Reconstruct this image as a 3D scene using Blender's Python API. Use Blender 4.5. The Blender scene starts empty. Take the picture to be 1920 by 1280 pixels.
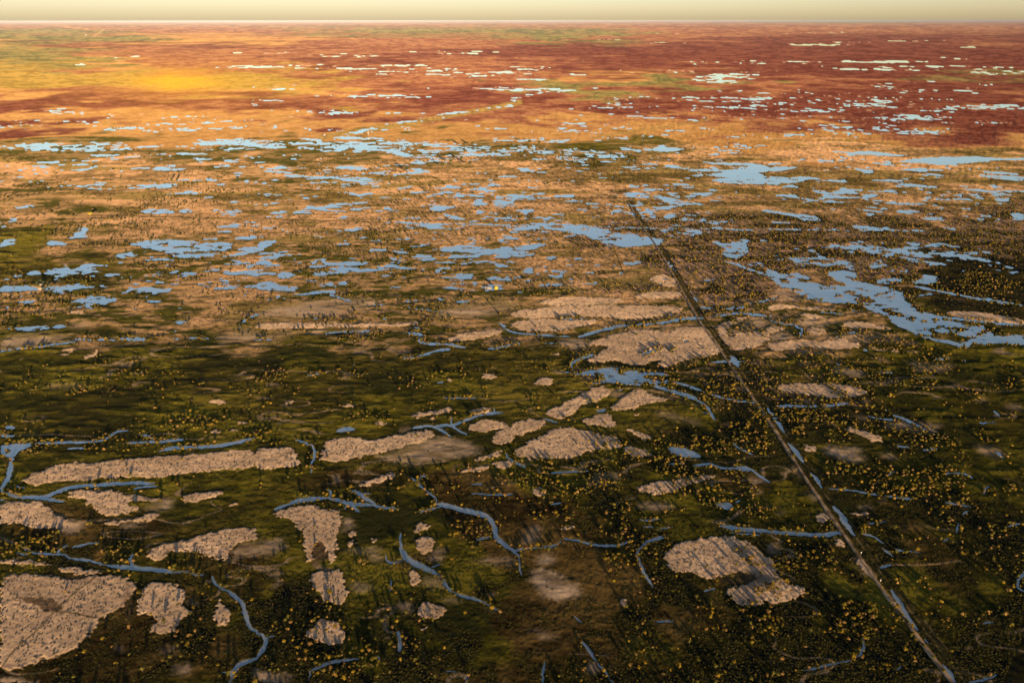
import bpy, bmesh, math, random
import numpy as np
from mathutils import Vector

# ----------------------------------------------------------------- camera
SC = bpy.context.scene
CAMH = 400.0
F = 1280.0                                   # focal length in pixels of a 1920 px wide frame
PITCH = math.atan((640 - 38.6) / F)
cam_d = bpy.data.cameras.new('camera')
cam_d.sensor_width = 36.0; cam_d.lens = 36.0 * F / 1920.0
cam_d.clip_start = 1.0; cam_d.clip_end = 2.0e6
cam = bpy.data.objects.new('camera', cam_d)
SC.collection.objects.link(cam)
cam.location = (0, 0, CAMH)
cam.rotation_euler = (math.pi / 2 - PITCH, math.radians(0.05), 0)
SC.camera = cam

# ----------------------------------------------------------------- light
SUN_ELEV = math.radians(5.5)
SHADOW_AZ = math.radians(-21.5)              # shadows run forward and a little left
sdir = Vector((math.sin(SHADOW_AZ) * math.cos(SUN_ELEV), math.cos(SHADOW_AZ) * math.cos(SUN_ELEV), -math.sin(SUN_ELEV)))
sun_d = bpy.data.lights.new('sun', 'SUN')
sun_d.energy = 4.0; sun_d.angle = math.radians(0.5); sun_d.color = (1.0, 0.70, 0.42)
sun = bpy.data.objects.new('sun', sun_d)
SC.collection.objects.link(sun)
sun.rotation_euler = sdir.to_track_quat('-Z', 'Y').to_euler()
world = bpy.data.worlds.new('World'); SC.world = world; world.use_nodes = True
wn = world.node_tree; wn.nodes.clear()
sky = wn.nodes.new('ShaderNodeTexSky'); sky.sky_type = 'NISHITA'; sky.sun_disc = False
sky.sun_elevation = SUN_ELEV
sky.sun_rotation = SHADOW_AZ + math.pi       # azimuth the light comes from, clockwise from +Y
sky.air_density = 0.8; sky.dust_density = 1.0; sky.ozone_density = 1.0; sky.altitude = 400
wbg = wn.nodes.new('ShaderNodeBackground'); wbg.inputs['Strength'].default_value = 0.068
wo = wn.nodes.new('ShaderNodeOutputWorld')
wtint = wn.nodes.new('ShaderNodeMixRGB'); wtint.blend_type = 'MULTIPLY'; wtint.inputs[0].default_value = 1.0; wtint.inputs[2].default_value = (.97, .935, 1.17, 1)
wn.links.new(sky.outputs[0], wtint.inputs[1]); wn.links.new(wtint.outputs[0], wbg.inputs[0]); wn.links.new(wbg.outputs[0], wo.inputs[0])
SC.view_settings.view_transform = 'Standard'; SC.view_settings.look = 'None'
SC.view_settings.exposure = 1.85; SC.view_settings.gamma = 1.0
SC.cycles.volume_bounces = 0
SC.cycles.max_bounces = 4

HAZE_DENSITY = 4.5e-6; HAZE_G = -0.42

# ----------------------------------------------------------------- projection helpers
cP, sP = math.cos(PITCH), math.sin(PITCH)
def project(x, y, z=0.0):
    zz = z - CAMH
    d = y * cP - zz * sP
    up = y * sP + zz * cP
    d = np.where(d > 1e-3, d, 1e-3)
    return 960 + F * x / d, 640 - F * up / d
def ground(u, v):
    """a point of the flat plain under reference pixel (u, v)"""
    a = (u - 960.0) / F; b = (640.0 - v) / F
    dx = a; dy = cP + b * sP; dz = -sP + b * cP
    t = CAMH / -dz
    return dx * t, dy * t

# ----------------------------------------------------------------- noise (numpy)
def _h(ix, iy, s):
    n = (ix.astype(np.int64) * 374761393 + iy.astype(np.int64) * 668265263 + s * 974634777) & 0xFFFFFFFF
    n = ((n ^ (n >> 13)) * 1274126177) & 0xFFFFFFFF
    n = (n ^ (n >> 16)) & 0xFFFFFFFF
    return (n & 0xFFFFF).astype(np.float32) / 1048575.0
def vnoise(x, y, s=0):
    ix = np.floor(x); iy = np.floor(y); fx = (x - ix).astype(np.float32); fy = (y - iy).astype(np.float32)
    ix = ix.astype(np.int64); iy = iy.astype(np.int64)
    fx = fx * fx * (3 - 2 * fx); fy = fy * fy * (3 - 2 * fy)
    a = _h(ix, iy, s); b = _h(ix + 1, iy, s); c = _h(ix, iy + 1, s); d = _h(ix + 1, iy + 1, s)
    return (a + (b - a) * fx) * (1 - fy) + (c + (d - c) * fx) * fy
def fbm(x, y, s=0, o=4, g=0.5):
    r = 0; a = 1.0; t = 0
    c, q = 0.8, 0.6
    for i in range(o):
        r = r + a * vnoise(x, y, s + i * 7); t += a; a *= g
        x, y = (c * x - q * y) * 2.03 + 13.7, (q * x + c * y) * 2.03 + 5.1
    return r / t                              # mean 0.5
LADDER = [2.0 * 2.0 ** i for i in range(15)]
def anoise(x, y, dist, k, s=0, sig=0.8, sx=1.0, sy=1.0):
    """world-space noise whose dominant patch size grows with the ground distance (k * dist)"""
    num = np.zeros_like(x, dtype=np.float32); den = np.zeros_like(num)
    lc = np.log(np.maximum(k * dist, 1.0))
    for i, L in enumerate(LADDER):
        w = np.exp(-((math.log(L) - lc) ** 2) / (2 * sig * sig)).astype(np.float32)
        m = w > 0.02
        if not m.any(): continue
        num[m] += (w[m] * (vnoise(x[m] / (L * sx) + i * 17.3, y[m] / (L * sy) + i * 9.1, s + i * 31) - 0.5)); den += w * w
    return num / np.sqrt(np.maximum(den, 1e-6)) * 1.15 + 0.5
def sst(a, b, x):
    t = np.clip((x - a) / (b - a), 0, 1); return t * t * (3 - 2 * t)
# ----------------------------------------------------------------- survey of the plain
# Each row: origin x, origin y, outlines. Numbers are quarter-pixels from that origin; every outline is laid on the ground below.
WATER = [
(0,240,"960 870 1080 835 1280 835 1450 850 1580 860 1700 850 1770 880 1700 920 1550 925 1400 930 1250 940 1150 910 1030 885;1280 960 1340 935 1440 940 1480 960 1380 982;1035 625 1100 605 1280 615 1300 635 1180 640 1080 640;1310 630 1380 605 1480 620 1430 635 1350 635;500 770 600 740 660 735 655 780 620 805 680 805 570 825 510 825 590 775;330 870 390 842 460 855 500 880 420 885;-20 690 60 668 130 680 80 710 -20 715;-20 855 80 828 135 830 80 880 -20 890;-20 735 60 728 40 742 -20 745;1540 740 1700 728 1810 730 1790 748 1600 745;1600 775 1750 768 1740 782 1640 783;1760 810 1925 805 1925 830 1780 835;1750 910 1925 880 1925 930 1860 935;-20 1185 200 1180 260 1190 400 1180 700 1175 775 1182 640 1210 500 1215 400 1240 380 1210 200 1220 -20 1230;1330 1090 1460 1075 1485 1095 1440 1112 1370 1100;1700 990 1760 982 1850 1005 1740 1002;1770 1075 1925 1080 1925 1100 1850 1090;1590 1200 1700 1185 1925 1175 1925 1195 1640 1212;1170 1080 1240 1068 1210 1090;1210 1020 1290 1025 1250 1035;890 1115 1030 1112 990 1125;1150 1145 1210 1140 1180 1155;85 590 230 575 330 575 150 605;0 282 100 280 60 290;255 250 385 250 330 262;480 272 590 272 520 280;550 312 620 303 700 303 600 320;855 320 945 318 900 328;395 295 460 295 430 301;1100 315 1200 290 1290 295 1250 305 1400 300 1380 320 1200 318;1200 280 1350 273 1290 288;1480 380 1540 370 1640 380 1620 400 1540 390;80 363 190 358 150 372;450 425 580 425 520 432;630 400 900 408 760 412;620 448 800 450 700 456;650 372 730 370 690 380;1710 330 1860 335 1800 342;1415 523 1555 520 1500 530;1210 402 1290 400 1250 408;1490 125 1560 105 1700 105 1660 120 1560 132;1300 195 1340 180 1520 195 1420 205;690 200 860 195 860 210 720 212;165 155 300 130 390 145 330 160"),
(480,240,"400 605 480 585 510 600 560 615 690 620 640 628 540 625 450 612;540 575 640 560 700 568 835 545 830 560 730 580 660 590 600 598 560 592;710 600 820 608 780 618 720 615;580 480 700 480 760 495 900 485 830 505 760 515 700 495;610 440 720 428 760 430 650 447;840 435 980 430 900 447;900 520 1035 516 970 528;1060 485 1180 476 1330 478 1200 493;1370 485 1550 475 1540 488 1440 490;1290 600 1380 572 1440 590 1540 575 1450 605 1400 625 1300 618;1390 635 1500 665 1580 680 1520 690 1440 675;1560 510 1740 503 1680 520;1620 450 1700 460 1830 470 1760 478 1660 470;1760 560 1925 540 1925 580 1780 568;565 300 640 290 810 295 700 310;820 388 990 388 880 397;-5 870 60 845 180 845 90 880 40 925 -5 925;360 883 460 883 420 892;570 870 750 858 700 872 590 877;810 917 900 905 1000 912 940 925 850 925;1130 882 1310 870 1290 885 1170 890;1270 915 1400 895 1540 875 1660 890 1780 910 1925 880 1925 975 1760 970 1850 935 1640 920 1520 935 1440 930 1340 910;1220 985 1380 982 1260 997;470 1000 510 990 530 1010 700 1000 850 1005 840 1025 720 1030 560 1030 520 1022;390 1100 500 1065 600 1040 700 1035 760 1055 860 1050 900 1060 840 1075 700 1075 660 1090 560 1095 480 1110;150 1110 220 1080 300 1100 250 1120 180 1125;-5 1093 160 1083 100 1100;525 1155 590 1143 680 1155 700 1170 620 1185 540 1178;-5 1170 80 1148 150 1155 140 1180 280 1190 340 1215 240 1225 100 1215 -5 1205;330 1245 430 1225 540 1210 610 1220 600 1240 520 1230 430 1250;910 1112 980 1095 1040 1112;1530 1110 1640 1095 1600 1120 1545 1122;1390 1192 1480 1186 1520 1200 1440 1208;980 1188 1170 1190 1000 1198;920 775 1020 760 980 778;1870 1060 1925 1055 1925 1070;1000 190 1080 175 1200 205 1120 225;1330 215 1800 190 1880 185 1780 205;1160 255 1280 250 1260 275 1160 270;390 345 470 345 440 352;580 140 690 120 680 165 600 180"),
(960,240,"850 485 940 480 1040 510 1010 530 920 520 850 515;1060 500 1160 520 1250 540 1340 560 1460 570 1400 580 1300 575 1220 600 1120 620 1030 590 1150 590 1190 570 1130 550 1080 530;870 575 930 570 950 545 990 555 970 585 880 590;730 630 800 610 880 605 820 630 740 645;1000 635 1060 635 1050 650;1120 665 1190 635 1230 660 1170 680;1330 675 1380 690 1480 700 1470 715 1370 700;1860 618 1925 615 1925 640;-5 755 100 740 140 715 260 712 400 725 520 725 600 740 740 765 760 790 850 785 920 800 960 815 1040 825 1150 830 1100 880 1060 870 1000 880 900 895 780 890 680 860 620 840 570 820 540 800 470 790 380 775 250 755 140 765 -5 775;1160 825 1180 800 1230 810 1300 820 1200 825;-5 900 100 880 200 860 270 875 180 905 60 925 200 940 100 965 -5 965;240 975 300 962 345 970 290 995;520 570 620 562 580 575;360 550 440 545 520 525 460 555 400 558;390 500 470 500 470 520 410 530;-5 500 90 500 180 510 80 525 -5 528;-5 620 100 610 180 610 120 635 80 660 60 625;290 645 350 635 400 650 360 660;810 1015 880 1005 970 1000 940 1020 890 1030;780 1100 830 1075 830 1085 800 1103;250 1105 330 1090 400 1110 340 1125;190 1175 330 1165 400 1172 330 1190 230 1185;400 1178 500 1176 430 1186;680 880 750 880 730 895;1320 495 1440 485 1520 490 1440 508;1410 250 1500 260 1640 260 1840 270 1925 295 1925 330 1820 340 1925 358 1925 425 1700 425 1600 415 1520 400 1480 402 1540 380 1640 375 1500 362 1460 355 1530 340 1640 335 1480 325 1560 318 1800 310 1780 285 1640 282 1500 275;1030 150 1120 130 1170 150 1330 160 1220 175 1110 185;580 165 720 180 700 190 620 185;800 140 1000 180 960 187 860 160;190 105 380 100 300 112;620 250 740 245 720 262;1000 260 1090 275 1040 280;1450 205 1550 185 1560 200 1490 210;145 230 290 235 180 242"),
(1440,240,"-5 290 250 295 180 308 90 325 -5 330;-5 360 120 375 260 365 390 375 260 405 120 418 -5 425;450 173 600 183 700 178 830 178 920 200 1100 208 900 215 700 202 500 185;890 258 960 262 1100 230 1300 222 1560 215 1800 235 1960 225 1960 240 1760 245 1520 262 1300 278 1180 272 1060 260;920 305 1060 312 1150 300 1230 325 1150 335 1020 320;1150 340 1300 350 1330 370 1200 355;610 300 720 310 800 325 740 345 700 325;1440 460 1560 460 1700 480 1850 510 1760 505 1620 485;1640 473 1960 470 1960 484 1740 486;730 395 900 385 1050 400 930 406;910 405 1100 425 1300 445 1200 455 1060 440 960 425;1580 348 1700 360 1960 370 1960 410 1740 388 1600 375;1550 325 1880 343 1900 355 1700 350;-5 615 80 630 200 645 350 660 400 690 340 710 250 690 190 665 80 645 -5 635;10 703 130 705 195 720 60 715;970 628 1080 635 1090 655 1010 640;1130 638 1290 650 1170 655;1130 675 1250 670 1340 678 1300 688 1170 692;1290 740 1400 755 1460 758 1370 770;620 730 700 730 780 745 950 760 830 765 640 755;1810 650 1850 640 1960 655 1960 690 1850 690;1660 645 1760 650 1700 656;600 830 660 840 740 862 680 862;590 890 620 872 720 890 840 930 800 955 760 950 770 930 680 910;550 935 600 922 660 935 620 957 560 952;470 1015 520 995 640 1000 610 1020 650 1040 560 1035;750 1015 840 1010 800 1025;1290 870 1400 880 1450 890 1420 900 1330 885;1200 1010 1300 1010 1350 1025 1270 1032;1220 915 1260 930 1240 936;1260 960 1330 955 1310 968;1390 960 1450 955 1510 990 1440 990;1430 1075 1500 1078 1450 1088;980 900 1030 915 1000 920;1000 957 1070 955 1040 966;850 860 900 865 870 875;410 315 470 315 440 325"),
(1440,500,"-10 10 60 40 130 55 200 95 160 50 200 40 280 60 300 100 370 130 520 150 590 140 480 90 430 40 540 25 640 50 660 75 620 100 740 130 900 160 1000 190 1020 240 1060 290 1130 330 1240 360 1300 400 1400 410 1560 450 1640 440 1600 460 1680 500 1780 520 1960 505 1960 600 1700 570 1620 590 1540 575 1480 620 1380 590 1240 560 1150 530 1060 490 960 440 900 390 880 360 760 330 690 280 500 280 280 250 260 210 160 170 80 150 40 100 -10 75;820 110 880 90 1020 95 1010 120 900 130 840 130;1060 120 1180 100 1160 60 1230 65 1270 100 1240 130 1120 135;1080 220 1250 200 1240 215 1120 228;1240 695 1300 672 1380 690 1280 705;1440 700 1500 710 1460 718;480 720 540 730 520 745;560 760 610 770 580 785;1220 810 1270 810 1240 824;690 625 740 605 740 640;570 310 640 305 670 325 620 335;980 655 1020 655 1000 662;900 25 960 35 930 42;980 35 1050 30 1020 48"),
(960,240,"1480 830 1530 840 1560 860 1640 870 1680 840 1800 830 1740 880 1780 920 1740 950 1690 990 1630 970 1580 960 1600 920 1560 890 1500 855;1740 1010 1850 1000 1900 1050 1800 1035;1840 835 1920 845 1900 860"),
(960,500,"310 775 430 785 460 800 560 780 700 760 780 755 900 775 1050 790 1190 800 1170 825 1000 810 960 830 1100 850 1220 885 1100 870 1080 885 1200 920 1340 960 1440 1010 1500 1080 1510 1130 1530 1170 1480 1120 1475 1070 1400 1010 1300 980 1180 940 1040 900 920 890 820 880 720 865 640 875 540 915 640 850 720 845 640 820 500 815 430 800;950 665 1010 625 1150 590 1100 620 980 672;1170 635 1230 620 1230 635 1180 643;1270 555 1320 550 1290 564;1630 670 1670 680 1710 740 1700 765 1640 715;300 385 480 383 560 380 470 402;1110 85 1160 85 1130 94;1420 105 1500 88 1540 90 1460 110;1180 355 1230 360 1200 375;760 920 820 915 840 925 780 932;530 1010 600 1000 580 1022;30 40 220 42 120 50;260 25 410 30 400 42 300 38;280 70 370 60 350 90 300 80;90 105 130 92 160 105 120 114;200 130 400 130 330 148 230 146;600 1070 720 1060 700 1085 640 1090"),
(480,500,"1100 500 1180 485 1240 490 1270 520 1210 520;1310 630 1380 615 1470 612 1460 630 1350 640;1350 240 1410 238 1430 250 1390 262;1470 270 1520 255 1610 252 1550 275;1380 155 1500 150 1520 165 1440 170;870 280 980 270 930 295;930 380 990 375 980 400 940 400;590 1235 640 1200 710 1200 760 1225 620 1240;1170 455 1240 455 1220 470;400 385 480 380 420 400"),
(0,500,"880 540 920 525 1080 530 1200 540 1300 540 1160 548 1000 558;600 525 680 530 660 537;1300 410 1360 398 1420 410 1370 430 1310 425;1280 485 1330 478 1310 490;20 470 80 450 220 448 330 440 440 432 500 450 420 465 360 460 240 485 100 465;-20 300 80 300 60 312 -20 314;1060 260 1180 248 1230 262 1180 270;595 255 640 220 740 215 780 225 820 235 885 235 840 265 760 275 640 268;280 240 310 235 300 248;980 315 1030 308 1020 320;1590 160 1640 148 1700 155 1640 170"),
(0,760,"-30 300 100 285 260 275 220 310 140 340 110 380 60 390 20 370 -30 345;20 165 90 140 120 180;-30 215 100 220 90 235 -30 232"),
(480,960,"1050 885 1085 900 1090 1000 1100 1030 1060 1050 1060 960"),
(960,760,"1150 315 1230 310 1300 320 1430 380 1380 395 1250 385 1200 355;1640 470 1700 455 1780 465 1790 500 1700 490;1520 740 1600 720 1660 740 1640 775 1590 780 1560 765"),
]
ISLAND = [
(1440,500,"560 180 650 185 660 205 780 250 720 260 650 225 570 200;880 345 1000 355 1010 380 930 365;1220 495 1400 510 1550 540 1460 580 1340 555 1220 530;1350 455 1450 455 1580 485 1450 475;70 80 180 110 150 130 60 110;240 85 360 120 330 128;360 155 430 175 400 180;440 230 490 230 460 236;700 150 730 152 710 160;1040 372 1080 380 1060 390"),
(960,240,"620 810 690 812 670 825 630 822;710 830 780 830 790 850 740 845;490 752 570 755 540 765;550 772 610 772 590 782;820 795 860 800 830 808"),
(960,500,"700 822 770 815 750 830;820 800 860 812 830 820;900 850 960 842 940 858"),
(480,240,"560 1070 600 1062 620 1075 580 1082;640 580 700 585 680 592"),
(0,240,"1215 870 1270 850 1260 872 1230 882;1420 880 1490 862 1460 882;1550 882 1610 878 1590 892"),
(0,760,"40 320 90 330 80 350 50 340"),
]
# Each row: origin, then "width points" of a creek or canal
CREEK = [
(1440,500,"12 1100 150 1250 180 1400 210 1600 245 1780 270 1960 305;14 1240 360 1300 385 1500 400 1700 430 1960 440;10 0 30 60 60 100 140;8 -10 250 60 235 90 215;8 500 530 620 495 760 490;8 0 395 100 430 200 435 270 490 220 540;9 790 780 860 792 930 795;6 360 335 500 345 560 360"),
(960,240,"10 1590 1000 1680 1020 1760 1060 1960 1110;5 -10 735 400 728 700 745 1000 750 1300 755 1960 768;12 1150 995 1190 1030 1215 1070;6 1340 1225 1370 1280"),
(480,240,"6 960 705 1300 718 1720 722 1930 737"),
(1440,240,"6 240 530 400 550 620 565;6 -20 762 600 767 960 773 1200 776"),
(960,500,"14 500 525 600 500 680 470 860 440 1060 430 1200 405 1320 385 1420 380;10 1400 305 1500 315 1640 320 1760 300 1840 265 1930 255;12 1480 375 1600 365 1700 345 1800 360 1930 372;8 -5 490 100 505 250 515 420 525;12 460 780 440 740 440 720 540 680 620 655;10 960 840 1100 850 1240 870 1340 900 1440 940 1540 970 1640 1000 1750 1015 1850 1025;10 1490 720 1600 710 1640 715 1770 710;10 1340 225 1370 240 1390 265;9 240 1140 340 1170;7 -5 580 70 575;7 240 575 360 572;9 1420 1100 1480 1095"),
(480,500,"12 1260 515 1240 540 1210 555 1240 570 1330 580 1440 580 1580 605;12 1060 685 1180 682 1280 655 1360 625;8 1720 625 1840 600 1925 585;8 520 500 620 485 850 483;12 1810 425 1850 440 1860 465 1925 490;9 1110 260 1230 250;7 1120 305 1240 320 1380 335;8 540 200 600 230 700 255;7 -5 545 120 547;9 710 745 745 725;7 380 815 530 790;13 1170 1210 1280 1190 1340 1200 1400 1230 1460 1275;16 1340 1195 1430 1185 1470 1195 1540 1160 1640 1120 1720 1100 1850 1095;13 1460 1130 1455 1180 1500 1220 1580 1260;8 1790 1060 1780 1100;6 1340 875 1420 862;6 1400 985 1660 985"),
(0,500,"8 -20 637 150 610 300 600 440 575 560 560;9 1300 540 1450 530 1560 535;13 1790 460 1810 420 1860 375 1930 360;7 560 540 700 545 880 545;7 -20 110 -20 90 "),
(0,760,"30 80 380 85 450 60 520 40 570 5 630;20 -10 640 100 675 250 690 360 680 430 640 540 605 700 595 900 580 1150 582;9 1000 625 1060 610 1180 602;15 250 695 480 715;15 -20 712 40 698;12 260 280 480 275 600 272 740 268 800 245 870 190 960 185;8 500 320 620 316;14 940 280 1130 270 1260 265 1370 250;12 1040 215 1110 220 1140 250;18 1190 340 1260 320 1350 312 1500 310 1700 290 1820 265 1910 240;12 180 1075 260 1105 420 1110 490 1120 520 1145 660 1155 760 1190 800 1200;10 420 1105 470 1060 510 1050;8 540 1060 620 1045 650 1030 740 1028;26 800 1200 900 1210 1000 1215 1130 1225 1280 1245 1350 1250;12 1320 1245 1370 1240 1440 1260 1520 1270;22 1000 1215 970 1150 1000 1110;6 100 600 180 615;7 120 1105 200 1118"),
(480,760,"12 300 255 370 280 420 300;34 420 300 440 345 430 400 415 430;12 415 440 415 510;20 130 780 230 745;26 230 745 330 705 440 695 540 690;22 540 690 620 710 700 735 780 745 870 745;13 870 745 960 765 1080 775;14 515 625 560 640 545 690;24 700 735 740 770 780 795;14 690 740 660 780;24 700 635 760 650 800 690 870 720 890 740;9 790 660 850 660;11 1160 540 1230 600 1290 655 1360 700 1340 730;13 1215 565 1240 520 1280 545;28 1330 735 1400 740 1500 770 1600 795 1700 815 1750 850 1790 920 1790 980 1850 1040 1930 1085;13 1200 800 1290 780 1390 755;12 1650 1005 1760 985;26 1085 960 1080 1010;34 1080 1010 1090 1090 1130 1150 1200 1190 1260 1220 1350 1265;12 970 1110 980 1170 1030 1180 1100 1155;9 1600 655 1750 670 1925 668;8 1600 588 1700 588;10 1870 350 1900 400 1930 425"),
(480,960,"28 1250 410 1300 430 1370 470;20 1370 470 1430 560 1470 600;17 1470 600 1600 640 1700 670;10 1700 670 1850 760;8 1320 410 1380 390;10 1000 500 1020 560 1000 590;15 400 1190 460 1160 600 1110 770 1095;26 -5 900 70 930 60 1010 -5 1105;14 130 930 70 940;9 400 1190 395 1260;8 1400 1195 1500 1190;10 1560 1260 1590 1200;9 900 1075 940 1120"),
(0,960,"14 1580 475 1630 560 1700 590;26 1700 590 1770 630 1830 700 1850 800 1870 870 1930 895;28 1930 1090 1780 1140 1740 1200 1715 1300;8 1660 1205 1740 1190"),
(960,760,"12 -5 410 50 440 100 460;8 300 505 450 495 570 492;9 285 740 370 730;8 1160 440 1300 435;14 1350 455 1480 435 1560 470 1650 470 1720 460 1780 470 1850 530 1930 578;9 940 855 1000 865 1110 850;9 980 910 1060 910;8 1080 930 1200 912;12 370 1000 470 1005 560 1035 700 1055 830 1045 890 1000;12 -5 1085 120 1070 300 1060 370 1020;11 -5 1090 60 1130 50 1220 75 1270;16 930 1110 970 1050 1020 1010 1160 985;12 930 1110 970 1220 1010 1290;24 1560 905 1700 925 1800 935 1930 945;9 1640 955 1800 965 1870 975;9 1660 270 1690 320 1810 370;8 1660 740 1720 705"),
(960,960,"18 960 390 1000 480 1060 560;9 1440 590 1520 577;9 1060 820 1220 812;10 460 780 515 825;24 520 970 570 1020 620 1110;12 620 1110 700 1200 740 1260;28 740 1260 800 1330;14 240 1120 215 1300"),
(1440,760,"20 -10 20 50 100 120 200;28 150 285 210 350 270 430;22 320 510 370 560 400 620;34 490 760 550 830 590 900 640 970;22 -10 945 150 960 300 965 450 975 520 950 570 970;16 520 890 570 970;9 450 625 620 635 750 665 850 675;9 860 680 1090 705;8 1310 725 1540 765;10 690 960 790 980 880 1045;13 850 1070 930 1130;6 940 1080 1150 1110;13 830 1215 920 1195;12 890 530 945 500;8 1310 515 1470 505 1540 550;11 1620 670 1625 630 1660 600;10 1460 820 1500 785;14 1410 960 1420 880;9 1300 1020 1350 1000;12 1790 910 1900 885;13 60 5 300 8 450 8 600 -20;12 880 30 900 60 1040 110 1200 200;8 740 75 820 105 970 110;14 1690 45 1745 85;6 1570 135 1710 130;7 1160 335 1270 325;9 940 295 1060 320;10 1700 340 1760 400;7 740 890 880 870"),
(1440,960,"26 920 590 990 690 1050 790 1110 880;13 1180 955 1200 985;30 1310 1150 1370 1230 1410 1300;16 1460 1290 1620 1250 1720 1225;16 715 930 710 1050 640 1100;11 640 1100 480 1140 260 1185;10 940 1190 1010 1160;16 1940 430 1880 500 1860 560 1910 590;9 1600 840 1690 825"),
]
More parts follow.
